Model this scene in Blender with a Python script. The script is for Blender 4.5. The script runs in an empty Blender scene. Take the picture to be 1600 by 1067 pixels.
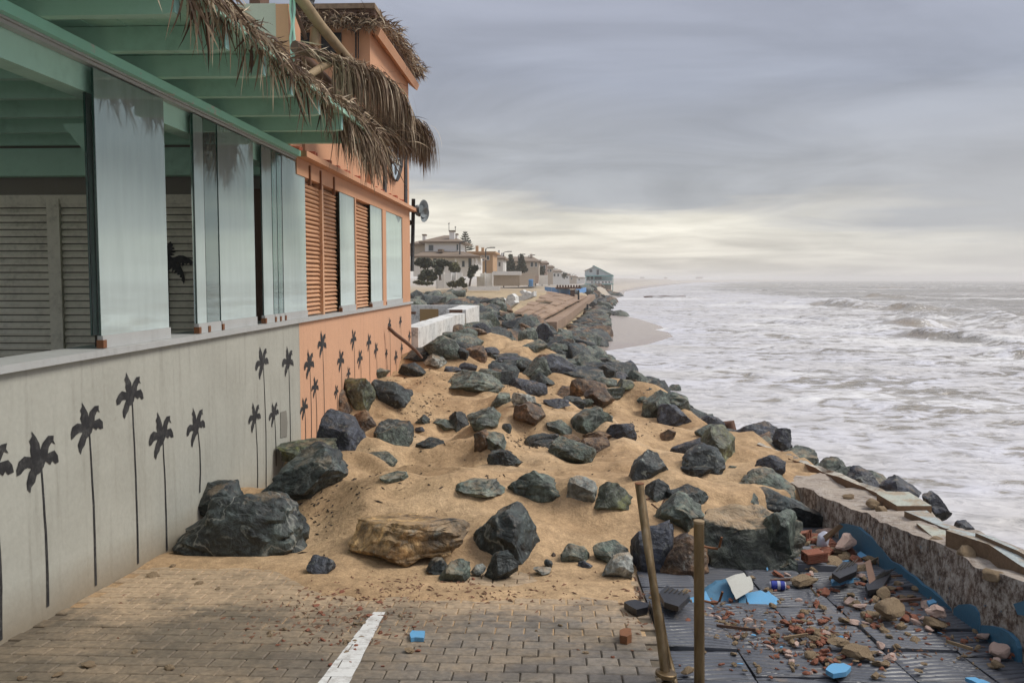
import bpy, math, random
import numpy as np
from mathutils import Vector, noise as mnoise

random.seed(7); RNG = np.random.RandomState(7)
SC = bpy.context.scene
COL = SC.collection
R = math.radians

# ------------------------------------------------------------------ camera
HAZE = 0.00065
FPX = 1400.0; CZ = 3.6
PITCH = math.atan(96.5/FPX); YAW = math.atan(62*math.cos(PITCH)/FPX)
cam_d = bpy.data.cameras.new("camera"); cam = bpy.data.objects.new("camera", cam_d); COL.objects.link(cam)
cam_d.sensor_width = 36; cam_d.lens = 36*FPX/1600; cam_d.clip_end = 9000; cam_d.clip_start = 0.1
cam.location = (0, 0, CZ); cam.rotation_euler = (math.pi/2-PITCH, 0, YAW)
SC.camera = cam
FW = np.array([-math.sin(YAW)*math.cos(PITCH), math.cos(YAW)*math.cos(PITCH), -math.sin(PITCH)])
RT = np.array([math.cos(YAW), math.sin(YAW), 0]); UP = np.cross(RT, FW)

# ------------------------------------------------------------------ light and exposure
EXPO = 0.95
vs = SC.view_settings; vs.view_transform = 'Standard'; vs.look = 'None'; vs.exposure = EXPO; vs.gamma = 1; vs.use_curve_mapping = False
SUN_EL, SUN_AZ = 50, 84       # azimuth measured from +Y towards +X
sd = bpy.data.lights.new("sun", 'SUN'); sd.energy = 1.5; sd.angle = R(24); sd.color = (1.0, 0.95, 0.87)
so = bpy.data.objects.new("sun", sd); COL.objects.link(so)
sv = Vector((math.cos(R(SUN_EL))*math.sin(R(SUN_AZ)), math.cos(R(SUN_EL))*math.cos(R(SUN_AZ)), math.sin(R(SUN_EL))))
so.rotation_euler = sv.to_track_quat('Z', 'Y').to_euler(); so.location = (20, 20, 40)

class NT:
    """tiny node helper"""
    def __init__(s, tree): s.t = tree; s.n = tree.nodes; s.l = tree.links
    def new(s, kind, **kw):
        nd = s.n.new(kind)
        for k, v in kw.items(): setattr(nd, k, v)
        return nd
    def put(s, sock, v):
        if v is None: return
        if hasattr(v, 'is_output') or isinstance(v, bpy.types.NodeSocket): s.l.new(v, sock)
        elif isinstance(v, (tuple, list)) and len(v) == 3 and sock.type == 'RGBA': sock.default_value = (*v, 1)
        else: sock.default_value = v
    def math(s, op, a, b=None, c=None, clamp=False):
        nd = s.new('ShaderNodeMath', operation=op, use_clamp=clamp); s.put(nd.inputs[0], a); s.put(nd.inputs[1], b); s.put(nd.inputs[2], c); return nd.outputs[0]
    def vmath(s, op, a, b=None):
        nd = s.new('ShaderNodeVectorMath', operation=op); s.put(nd.inputs[0], a); s.put(nd.inputs[1], b); return nd.outputs[0]
    def mix(s, f, a, b, blend='MIX'):
        nd = s.new('ShaderNodeMix', data_type='RGBA', blend_type=blend); s.put(nd.inputs[0], f); s.put(nd.inputs[6], a); s.put(nd.inputs[7], b); return nd.outputs[2]
    def noise(s, vec, scale, detail=4, rough=.55, dist=0, out=0):
        nd = s.new('ShaderNodeTexNoise'); s.put(nd.inputs['Vector'], vec); nd.inputs['Scale'].default_value = scale
        nd.inputs['Detail'].default_value = detail; nd.inputs['Roughness'].default_value = rough; nd.inputs['Distortion'].default_value = dist; return nd.outputs[out]
    def voro(s, vec, scale, feature='F1', out='Distance'):
        nd = s.new('ShaderNodeTexVoronoi', feature=feature); s.put(nd.inputs['Vector'], vec); nd.inputs['Scale'].default_value = scale; return nd.outputs[out]
    def ramp(s, f, stops, interp='LINEAR'):
        nd = s.new('ShaderNodeValToRGB'); cr = nd.color_ramp; cr.interpolation = interp
        while len(cr.elements) < len(stops): cr.elements.new(.5)
        for e, (p, c) in zip(cr.elements, stops):
            e.position = p; e.color = (*c, 1) if isinstance(c, tuple) else (c, c, c, 1)
        s.put(nd.inputs[0], f); return nd.outputs[0]
    def scale(s, vec, v):
        nd = s.new('ShaderNodeMapping'); s.put(nd.inputs[0], vec); nd.inputs['Scale'].default_value = v; return nd.outputs[0]
    def sep(s, vec):
        nd = s.new('ShaderNodeSeparateXYZ'); s.put(nd.inputs[0], vec); return nd.outputs
    def bump(s, h, strength=.4, dist=.02, nrm=None):
        nd = s.new('ShaderNodeBump'); nd.inputs['Strength'].default_value = strength; nd.inputs['Distance'].default_value = dist
        s.put(nd.inputs['Height'], h); s.put(nd.inputs['Normal'], nrm); return nd.outputs[0]

W = bpy.data.worlds.new("World"); SC.world = W; W.use_nodes = True
w = NT(W.node_tree)
for nd in list(w.n): w.n.remove(nd)
sky = w.new('ShaderNodeTexSky', sky_type='NISHITA'); sky.sun_disc = False; sky.sun_elevation = R(SUN_EL); sky.sun_rotation = R(SUN_AZ)
dirv = w.new('ShaderNodeTexCoord').outputs['Generated']
dx, dy, dz = w.sep(dirv)
zc = w.math('MAXIMUM', dz, 0.0)
inv = w.math('DIVIDE', 1.0, w.math('ADD', zc, .10))
cp = w.new('ShaderNodeCombineXYZ'); w.put(cp.inputs[0], w.math('MULTIPLY', dx, inv)); w.put(cp.inputs[1], w.math('MULTIPLY', dy, inv)); w.put(cp.inputs[2], 0.0)
big = w.noise(cp.outputs[0], .55, 5, .5, .3)
fine = w.noise(w.scale(cp.outputs[0], (.85, 1.5, 1)), 1.0, 5, .52, .8)
azr = w.math('SUBTRACT', dx, w.math('MULTIPLY', dy, .02))       # 0 straight ahead, positive to the right
edge = w.math('ADD', zc, w.math('MULTIPLY', w.math('SUBTRACT', big, .5), .10))
edge = w.math('ADD', edge, w.math('MULTIPLY', w.math('SUBTRACT', fine, .5), .07))
edge = w.math('ADD', edge, w.math('MULTIPLY', w.math('MAXIMUM', azr, -.2), .06))
K = 1/2**EXPO
def k(c): return tuple(x*K for x in c)
col = w.ramp(edge, [(0.0, k((.70, .655, .58))), (.03, k((.78, .73, .64))), (.062, k((.93, .885, .77))), (.082, k((.66, .64, .60))), (.100, k((.43, .443, .465))), (.22, k((.375, .402, .475))), (.5, k((.47, .49, .60))), (1.0, k((.90, .91, .97)))])
# streaks of the cloud sheet, and the greyer bank to the right
st = w.mix(w.ramp(zc, [(.05, 0.0), (.16, .75)]), w.ramp(fine, [(.3, .87), (.5, 1.0), (.7, 1.07)]), (1, 1, 1))
col = w.mix(1.0, col, st, 'MULTIPLY')
st2 = w.ramp(w.noise(cp.outputs[0], .9, 6, .55, .8), [(.32, .80), (.68, 1.17)])
col = w.mix(1.0, col, st2, 'MULTIPLY')
right = w.math('MULTIPLY', w.math('MULTIPLY', w.math('SUBTRACT', azr, .12), 2.6, clamp=True), w.ramp(zc, [(0, .8), (.10, .8), (.2, 0)]))
col = w.mix(w.math('MINIMUM', right, .85), col, k((.50, .50, .52)))
nish = w.mix(1.0, sky.outputs[0], (.08, .08, .08), 'MULTIPLY')
col = w.mix(.95, nish, col)
bg = w.new('ShaderNodeBackground'); w.put(bg.inputs[0], col); bg.inputs[1].default_value = 1.0
wo = w.new('ShaderNodeOutputWorld'); w.l.new(bg.outputs[0], wo.inputs[0])

cy = SC.cycles
cy.use_denoising = True
try: cy.denoiser = 'OPENIMAGEDENOISE'
except Exception: pass
cy.max_bounces = 8; cy.diffuse_bounces = 3; cy.glossy_bounces = 4; cy.transmission_bounces = 6; cy.transparent_max_bounces = 16; cy.volume_bounces = 1
cy.caustics_reflective = False; cy.caustics_refractive = False; cy.use_adaptive_sampling = True; cy.adaptive_threshold = .015
cy.sample_clamp_indirect = 4

# ------------------------------------------------------------------ picture <-> place
def ray(px, py): return FW + RT*((px-800)/FPX) + UP*((533.5-py)/FPX)
def at(px, py, Y):
    r = ray(px, py); t = Y/r[1]; return np.array([r[0]*t, Y, CZ+r[2]*t])
def onx(px, py, X):
    r = ray(px, py); t = X/r[0]; return np.array([X, r[1]*t, CZ+r[2]*t])
def onz(px, py, z):
    r = ray(px, py); t = (z-CZ)/r[2]; return np.array([r[0]*t, r[1]*t, z])
def pave(Y): return 2.204-.073*np.asarray(Y, float)
def onpave(px, py, dz=0):
    r = ray(px, py); t = (2.204+dz-CZ)/(r[2]+.073*r[1]); return np.array([r[0]*t, r[1]*t, CZ+r[2]*t])

# ------------------------------------------------------------------ numpy value noise
def _hash(i, j, s):
    n = (i.astype(np.int64)*374761393 + j.astype(np.int64)*668265263 + s*1274126177) & 0xffffffff
    n = ((n ^ (n >> 13))*1274126177) & 0xffffffff
    return ((n ^ (n >> 16)) & 0xffff)/65535.0
def vnoise(x, y, s=0):
    x = np.asarray(x, float); y = np.asarray(y, float)
    i = np.floor(x); j = np.floor(y); fx = x-i; fy = y-j
    fx = fx*fx*fx*(fx*(fx*6-15)+10); fy = fy*fy*fy*(fy*(fy*6-15)+10)
    a = _hash(i, j, s); b = _hash(i+1, j, s); c = _hash(i, j+1, s); d = _hash(i+1, j+1, s)
    return (a*(1-fx)+b*fx)*(1-fy)+(c*(1-fx)+d*fx)*fy-.5
def fbm(x, y, o=4, s=0, g=.5):
    t = 0; a = 1; f = 1
    for k_ in range(o): t = t+a*vnoise(x*f+k_*17.3, y*f+k_*9.1, s+k_); a *= g; f *= 2.03
    return t
def sst(a, b, x):
    t = np.clip((x-a)/(b-a), 0, 1); return t*t*(3-2*t)

# ------------------------------------------------------------------ terrain
def Xw(Y): return np.interp(Y, [0, 10, 15, 20, 28, 36, 45, 50, 57, 70, 84, 100, 130, 200, 270, 400, 600, 1000, 1500, 2500], [5.2, 4.8, 4.2, 3.4, 2.0, .9, 1.6, 4.4, 6.8, 7.6, 7.0, 5.0, 6, 15, 21, 42, 78, 155, 310, 750])
def Xe(Y): return np.interp(Y, [0, 11, 13.5, 15, 18, 20, 24, 28, 38, 50, 61, 79, 110, 200, 400, 1000], [2.75, 2.6, 2.05, 1.95, 1.6, 1.25, .55, .05, -.9, -.6, .3, 2.0, 3.4, 11, 34, 130])
def Xt(Y): return np.minimum(np.interp(Y, [0, 10, 15, 20, 28, 36, 45, 61, 79, 110, 200, 400, 1000], [5.0, 4.6, 4.0, 3.2, 1.8, .6, .9, 1.9, 2.9, 4.4, 13, 38, 140]), Xw(Y)-.02)
MOUNDS = []   # px, py, height, radius
def H(X, Y):
    X = np.asarray(X, float); Y = np.asarray(Y, float); YY_ = Y; lf = .62*(1-sst(-1.75, -1.25, X)); Y = Y-lf*(1-sst(6.6, 8.6, Y))*(Y > 0)
    L = (np.asarray(Y)*0)+np.interp(Y, [4, 5.2, 5.75, 6.35, 7, 9, 12, 16, 24, 40, 90, 200, 1000, 2500], [1.912, 1.824, 1.90, 2.05, 2.04, 1.97, 2.08, 2.2, 2.25, 2.1, 2.2, 2.2, 2.4, 4.0])
    Rr = np.interp(Y, [4, 5.4, 7.0, 8, 10, 12, 16, 24, 40, 90, 200, 1000, 2500], [1.912, 1.81, 1.74, 1.70, 1.62, 1.50, 1.42, 1.5, 1.7, 1.9, 2.0, 2.4, 4.0])
    t = np.clip((X+2.56)/4.8, 0, 1); S = L+(Rr-L)*t**1.35-.073*(YY_-Y)
    S = S-.14*(1-sst(-2.4, -1.5, X))*sst(5.6, 6.6, YY_)*(1-sst(9, 11, YY_))-.20*(1-sst(-2.4, -1.75, X))*sst(5.8, 6.6, YY_)*(1-sst(7.7, 8.7, YY_))
    S = S-.5*sst(-3.4, -1.3, X)*sst(21, 27, Y)*(1-sst(50, 90, Y))
    yd = np.interp(X, [.5, 1.5, 2.1], [5.2, 6.3, 7.2]); dk = sst(.42, .62, X+.05*fbm(X*3, Y*3, 3, 77))*(1-sst(yd, yd+.5, Y)); S = S*(1-dk)+(pave(Y)-.08)*dk
    m = sst(5.3, 6.8, Y)*(1-dk)
    fold = 1-2*np.abs(vnoise(X*.75+3, Y*.75, 5))            # soft dune ridges
    near = 1-sst(24, 60, Y)
    S = S+m*(near*(.17*fbm(X*.55, Y*.6, 2, 3)+.20*(fold-.55)+.14*fbm(X*1.4, Y*1.7, 3, 9)+.030*fbm(X*4.5, Y*4.5, 3, 4)-.07*np.clip(vnoise(X*3.8, Y*3.8, 15)-.20, 0, 1)*3)+(1-near)*.35*fbm(X*.12, Y*.08, 4, 8))
    for (mx, my, mh, mr) in MOUNDS: S = S+mh*np.exp(-((X-mx)**2+(Y-my)**2)/(mr*mr))
    S = S+.011*sst(4.72, 5.05, Y+.35*fbm(X*1.6, Y*1.2, 3, 2))*(1-sst(5.2, 5.6, Y))-.006*(1-sst(4.5, 5.0, Y))+.003*fbm(X*5, Y*5, 2, 6)*(1-m)
    e, tt, ww = Xe(Y), Xt(Y), Xw(Y)
    s1 = np.clip((X-e)/(tt-e), 0, 1); z = S*(1-s1)+.22*s1
    s2 = np.clip((X-tt)/np.maximum(ww-tt, .05), 0, 1); z = np.where(X > tt, .24-.15*s2, z)
    z = np.where(X > ww, .09-np.clip((X-ww)*.10, 0, 1.3), z)
    return z
def Hs(x, y): return float(H(np.array([x]), np.array([y]))[0])
def onground(px, py):
    r = ray(px, py); ys = np.geomspace(4.0, 400, 1500); t = ys/r[1]
    zz = CZ+r[2]*t; g = np.maximum(H(r[0]*t, ys), pave(ys)*(ys < 5.0)-9*(ys >= 5.0))
    hit = np.nonzero(zz <= g)[0]; i = hit[0] if len(hit) else len(ys)-1
    return np.array([r[0]*t[i], ys[i], zz[i]])
def mound(px, py, h, r):
    p = onground(px, py); MOUNDS.append((p[0], p[1]+.1, h, r))
for a in [(455, 760, .10, .28), (600, 775, .12, .40), (700, 790, .08, .3), (880, 790, .10, .35), (980, 800, .06, .3), (565, 690, .05, .4), (885, 615, .16, .5), (690, 610, .12, .6), (770, 540, .16, 1.0), (1010, 640, .14, .35), (860, 720, .08, .5), (1050, 760, .08, .35), (640, 640, .10, .4)]: mound(*a)

# ------------------------------------------------------------------ mesh building
class M:
    def __init__(s): s.v = []; s.f = []
    def add(s, vs_, fs):
        b = len(s.v); s.v.extend([tuple(map(float, q)) for q in vs_]); s.f.extend([tuple(b+i for i in q) for q in fs]); return s
    def box(s, x0, x1, y0, y1, z0, z1):
        return s.add([(x0, y0, z0), (x1, y0, z0), (x1, y1, z0), (x0, y1, z0), (x0, y0, z1), (x1, y0, z1), (x1, y1, z1), (x0, y1, z1)],
                     [(0, 3, 2, 1), (4, 5, 6, 7), (0, 1, 5, 4), (1, 2, 6, 5), (2, 3, 7, 6), (3, 0, 4, 7)])
    def prism(s, poly, off):
        n = len(poly); off = np.array(off, float); p = [np.array(q, float) for q in poly]
        return s.add(p+[q+off for q in p], [tuple(range(n))[::-1], tuple(range(n, 2*n))]+[(i, (i+1) % n, n+(i+1) % n, n+i) for i in range(n)])
    def tube(s, pts, rad, n=8, cap=True):
        pts = [Vector(q) for q in pts]; rs = rad if isinstance(rad, (list, tuple)) else [rad]*len(pts)
        vs_, fs = [], []
        for i, p in enumerate(pts):
            d = (pts[min(i+1, len(pts)-1)]-pts[max(i-1, 0)]).normalized()
            a = d.cross(Vector((0, 0, 1)) if abs(d.z) < .9 else Vector((1, 0, 0))).normalized(); b = d.cross(a)
            for k_ in range(n):
                t = 2*math.pi*k_/n; vs_.append(p+(a*math.cos(t)+b*math.sin(t))*rs[i])
        for i in range(len(pts)-1):
            for k_ in range(n): fs.append((i*n+k_, i*n+(k_+1) % n, (i+1)*n+(k_+1) % n, (i+1)*n+k_))
        if cap: fs.append(tuple(range(n))); fs.append(tuple(range((len(pts)-1)*n, len(pts)*n))[::-1])
        return s.add(vs_, fs)
    def lathe(s, o, ax, prof, n=14):
        o = Vector(o); ax = Vector(ax).normalized(); a = ax.cross(Vector((0, 0, 1)) if abs(ax.z) < .9 else Vector((1, 0, 0))).normalized(); b = ax.cross(a)
        vs_, fs = [], []
        for (h, r_) in prof:
            for k_ in range(n):
                t = 2*math.pi*k_/n; vs_.append(o+ax*h+(a*math.cos(t)+b*math.sin(t))*r_)
        for i in range(len(prof)-1):
            for k_ in range(n): fs.append((i*n+k_, i*n+(k_+1) % n, (i+1)*n+(k_+1) % n, (i+1)*n+k_))
        fs.append(tuple(range(n))); fs.append(tuple(range((len(prof)-1)*n, len(prof)*n))[::-1])
        return s.add(vs_, fs)
def mk(name, m, mat, parent=None, smooth=False, base=None, sharp=None):
    """world-space mesh -> object; a top-level one gets its origin at its foot"""
    v = np.array(m.v if isinstance(m, M) else m[0], float); f = m.f if isinstance(m, M) else m[1]
    if parent is not None:
        o_ = np.array(parent.get('_o', [0, 0, 0]), float)
    else:
        o_ = np.array([v[:, 0].mean(), v[:, 1].mean(), v[:, 2].min()]) if base is None else np.array(base, float)
    me = bpy.data.meshes.new(name); me.from_pydata((v-o_).tolist(), [], f); me.materials.append(mat)
    if smooth:
        me.polygons.foreach_set('use_smooth', [True]*len(me.polygons))
        if sharp: me.set_sharp_from_angle(angle=R(sharp))
    ob = bpy.data.objects.new(name, me); COL.objects.link(ob)
    if parent is not None: ob.parent = parent
    else: ob.location = o_
    ob['_o'] = [float(q) for q in o_]
    return ob
def thing(name, label, cat, loc, group=None):
    e = bpy.data.objects.new(name, None); COL.objects.link(e); e.empty_display_size = .2
    e.location = [float(q) for q in loc]; e['_o'] = [float(q) for q in loc]; e['label'] = label; e['category'] = cat
    if group: e['group'] = group
    return e
def tag(o, label, cat, group=None):
    o['label'] = label; o['category'] = cat
    if group: o['group'] = group
    return o
def kind(o, k_): o['kind'] = k_; return o

# ------------------------------------------------------------------ materials
def material(name, fn):
    m = bpy.data.materials.new(name); m.use_nodes = True; t = NT(m.node_tree)
    p = t.n['Principled BSDF']; tc = t.new('ShaderNodeTexCoord').outputs['Object']
    fn(t, p, tc); return m
def S_(t, p, col=None, rough=None, nrm=None, metal=None, spec=None):
    t.put(p.inputs['Base Color'], col); t.put(p.inputs['Roughness'], rough); t.put(p.inputs['Normal'], nrm); t.put(p.inputs['Metallic'], metal)
    if spec is not None: p.inputs['Specular IOR Level'].default_value = spec
def painted(name, c, rough=.6, dirt=(.2, .17, .13), amt=.35, scale=3, streak=True, bmp=.15):
    def fn(t, p, tc):
        n = t.noise(tc, scale, 6, .65); v = t.noise(t.scale(tc, (9, 9, .7)), 2.0, 4, .6) if streak else t.noise(tc, scale*5, 4)
        f = t.math('MULTIPLY', t.ramp(n, [(.42, 0.0), (.72, 1.0)]), t.ramp(v, [(.4, .15), (.65, 1.0)]))
        c2 = t.mix(t.math('MULTIPLY', f, amt), c, dirt)
        c3 = t.mix(t.noise(tc, scale*.4, 3), t.mix(1.0, c2, (.88, .88, .88), 'MULTIPLY'), c2)
        S_(t, p, c3, rough, t.bump(t.noise(tc, scale*12, 4), bmp, .01))
    return material(name, fn)
def rockmat(name, cols, vein=0.0, sand=.0, speck=0.0, moss=0.0):
    def fn(t, p, tc):
        oi = t.new('ShaderNodeObjectInfo'); off = t.new('ShaderNodeCombineXYZ'); t.put(off.inputs[0], t.math('MULTIPLY', oi.outputs['Random'], 31.0)); t.put(off.inputs[1], t.math('MULTIPLY', oi.outputs['Random'], 17.0))
        v = t.vmath('ADD', tc, off.outputs[0])
        n1 = t.noise(v, 2.4, 4, .58, .6); n2 = t.noise(v, 8, 5, .62, .5); n3 = t.noise(v, 26, 4, .62)
        c = t.ramp(n1, [(.30, cols[0]), (.5, cols[1]), (.68, cols[2])])
        c = t.mix(1.0, c, t.ramp(n2, [(.32, .30), (.5, .95), (.68, 2.1)]), 'MULTIPLY')
        c = t.mix(1.0, c, t.ramp(n3, [(.34, .55), (.66, 1.6)]), 'MULTIPLY')
        # pale worn edges and lichen-like grains
        c = t.mix(t.ramp(t.noise(v, 17, 4, .66, .6), [(.58, 0.0), (.68, .45+speck)]), c, (.24, .26, .23))
        if vein:
            w1 = t.math('ABSOLUTE', t.math('SUBTRACT', t.noise(v, 1.5, 5, .55, .4), .5))
            c = t.mix(t.ramp(w1, [(.0, vein), (.006, vein*.5), (.012, 0.0)]), c, (.50, .50, .44))
        if moss: c = t.mix(t.ramp(t.noise(v, 6, 6, .7), [(.55, 0.0), (.68, moss)]), c, (.16, .17, .05))
        geo = t.new('ShaderNodeNewGeometry'); nz = t.sep(geo.outputs['Normal'])[2]
        dust = t.math('MULTIPLY', t.ramp(nz, [(.5, 0.0), (.95, 1.0)]), t.ramp(t.noise(v, 4.5, 6, .75), [(.52-.16*sand, 0.0), (.60-.10*sand, 1.0)]))
        c = t.mix(t.math('MULTIPLY', dust, .25+.7*sand, clamp=True), c, (.42, .29, .165))
        hh = t.math('ADD', t.math('MULTIPLY', n2, .6), t.math('ADD', t.math('MULTIPLY', n3, .12), t.math('MULTIPLY', t.voro(v, 7, 'DISTANCE_TO_EDGE'), -.15)))
        S_(t, p, c, t.ramp(n2, [(.3, .42), (.7, .75)]), t.bump(hh, .95, .07), spec=.45)
    return material(name, fn)
MR = {
 'D': rockmat('dark_rock', [(.010, .012, .014), (.022, .028, .029), (.055, .070, .066)], vein=.12),
 'V': rockmat('veined_dark_rock', [(.016, .020, .022), (.026, .033, .033), (.042, .054, .050)], vein=.35),
 'G': rockmat('green_grey_rock', [(.034, .044, .038), (.060, .075, .062), (.095, .110, .088)], vein=.2, sand=.15),
 'M': rockmat('mossy_rock', [(.035, .042, .030), (.060, .068, .048), (.13, .14, .09)], moss=.8, sand=.1),
 'B': rockmat('rusty_brown_rock', [(.028, .020, .015), (.080, .048, .028), (.15, .085, .042)], sand=.2),
 'O': rockmat('ochre_rock', [(.018, .020, .018), (.15, .092, .040), (.36, .235, .105)], sand=.5),
 'L': rockmat('pale_grey_rock', [(.09, .10, .09), (.16, .17, .155), (.25, .26, .24)], sand=.3),
 'S': rockmat('speckled_rock', [(.015, .018, .02), (.03, .037, .038), (.06, .07, .07)], speck=.55),
 'U': rockmat('blue_black_rock', [(.020, .022, .030), (.030, .034, .045), (.045, .050, .062)]),
 'T': rockmat('tan_mottled_rock', [(.028, .034, .030), (.060, .066, .052), (.12, .115, .085)], sand=.75, vein=.3),
}
def sandfn(t, p, tc):
    n1 = t.noise(tc, .9, 5, .6); n2 = t.noise(tc, 6, 5, .62, .4); n3 = t.noise(tc, 75, 3, .65); n4 = t.noise(tc, 22, 4, .62)
    c = t.ramp(n1, [(.3, (.34, .225, .126)), (.55, (.45, .312, .182)), (.75, (.53, .385, .240))])
    c = t.mix(1.0, c, t.ramp(n2, [(.32, .74), (.68, 1.16)]), 'MULTIPLY')
    c = t.mix(1.0, c, t.ramp(n4, [(.32, .84), (.68, 1.12)]), 'MULTIPLY')
    c = t.mix(1.0, c, t.ramp(n3, [(.32, .80), (.68, 1.16)]), 'MULTIPLY')
    # dark bits of weed and grit gathered in drifts, scattered shell
    drift = t.ramp(t.noise(tc, 1.3, 4, .6, .5), [(.50, 0.0), (.64, 1.0)])
    c = t.mix(t.math('MULTIPLY', t.ramp(t.noise(tc, 34, 6, .8), [(.60, 0.0), (.66, 1.0)]), drift), c, (.06, .042, .028))
    c = t.mix(t.ramp(t.voro(tc, 30), [(.0, .8), (.045, 0.0)]), c, (.14, .085, .05))
    c = t.mix(t.ramp(t.voro(t.vmath('ADD', tc, (5.3, 2.2, 0)), 17), [(.0, .9), (.028, 0.0)]), c, (.62, .56, .46))
    z = t.sep(tc)[2]
    h = t.math('ADD', t.math('MULTIPLY', n4, .35), t.math('ADD', t.math('MULTIPLY', n3, .12), n2))
    S_(t, p, c, .95, t.bump(h, .75, .030), spec=.15)
MAT = {'sand': material('sand', sandfn)}
# ================================================================== SETTING
def grid(name, X, Y, Z, mat, attrs=None):
    n, m = X.shape; v = np.stack([X, Y, Z], -1).reshape(-1, 3)
    i = np.arange(n*m).reshape(n, m); f = np.stack([i[:-1, :-1], i[:-1, 1:], i[1:, 1:], i[1:, :-1]], -1).reshape(-1, 4)
    me = bpy.data.meshes.new(name); me.vertices.add(len(v)); me.vertices.foreach_set('co', v.ravel())
    me.loops.add(f.size); me.loops.foreach_set('vertex_index', f.ravel().astype(np.int32))
    me.polygons.add(len(f)); me.polygons.foreach_set('loop_start', np.arange(0, f.size, 4, dtype=np.int32)); me.polygons.foreach_set('loop_total', np.full(len(f), 4, np.int32))
    me.polygons.foreach_set('use_smooth', np.ones(len(f), bool)); me.update(calc_edges=True); me.validate()
    for k_, a in (attrs or {}).items():
        at_ = me.attributes.new(k_, 'FLOAT', 'POINT'); at_.data.foreach_set('value', a.ravel().astype(np.float32))
    me.materials.append(mat); ob = bpy.data.objects.new(name, me); COL.objects.link(ob); ob['kind'] = 'structure'; return ob

# near sand bank
yy = np.concatenate([np.arange(4.2, 12, .035), np.arange(12, 27.9, .07)]); xx = np.arange(-2.62, 6.4, .04)
SX, SY = np.meshgrid(xx, yy); sandbank = grid('sand_bank', SX, SY, H(SX, SY), MAT['sand'])
# far shore: inland plateau, revetment slope and beach, out to the distant spit
def farfn(t, p, tc):
    n = t.noise(tc, .12, 6, .65); n2 = t.noise(tc, 1.2, 7, .7); x_, y_, z_ = t.sep(tc)
    c = t.ramp(n, [(.3, (.33, .25, .15)), (.6, (.43, .33, .20)), (.75, (.30, .22, .14))])
    c = t.mix(1.0, c, t.ramp(n2, [(.3, .65), (.7, 1.2)]), 'MULTIPLY')
    wet = t.ramp(z_, [(.0, 1.0), (.30, 1.0), (.5, 0.0)])
    c = t.mix(t.ramp(t.math('MULTIPLY', y_, .002), [(.2, 0.0), (.45, .85)]), c, (.40, .37, .33))  # distance haze put into the colour: far ground turns paler
    c = t.mix(wet, c, (.33, .265, .22))
    c = t.mix(t.math('MULTIPLY', t.ramp(z_, [(.25, 0.0), (.32, 1.0)]), t.ramp(y_, [(0, 1), (1, 1)])), c, c)
    S_(t, p, c, t.mix(wet, (.9, .9, .9), (.22, .22, .22)), t.bump(n2, .35, .05))
MAT['far'] = material('shore', farfn)
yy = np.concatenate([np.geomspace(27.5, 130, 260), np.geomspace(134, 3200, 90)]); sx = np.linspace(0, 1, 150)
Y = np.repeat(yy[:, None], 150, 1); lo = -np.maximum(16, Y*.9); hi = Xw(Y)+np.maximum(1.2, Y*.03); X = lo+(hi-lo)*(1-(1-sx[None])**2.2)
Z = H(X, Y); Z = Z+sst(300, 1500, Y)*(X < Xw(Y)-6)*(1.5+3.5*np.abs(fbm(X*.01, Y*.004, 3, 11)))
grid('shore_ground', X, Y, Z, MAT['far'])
# plain ground under the building and behind the camera
def gfn(t, p, tc): S_(t, p, t.ramp(t.noise(tc, 2, 5), [(.3, (.16, .15, .13)), (.7, (.22, .20, .17))]), .9)
MAT['ground'] = material('ground', gfn)
kind(mk('ground', M().box(-60, -2.66, -25, 28, .2, 1.15).box(-2.66, 2.5, -25, 2.6, .2, 2.0), MAT['ground']), 'structure')

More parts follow.
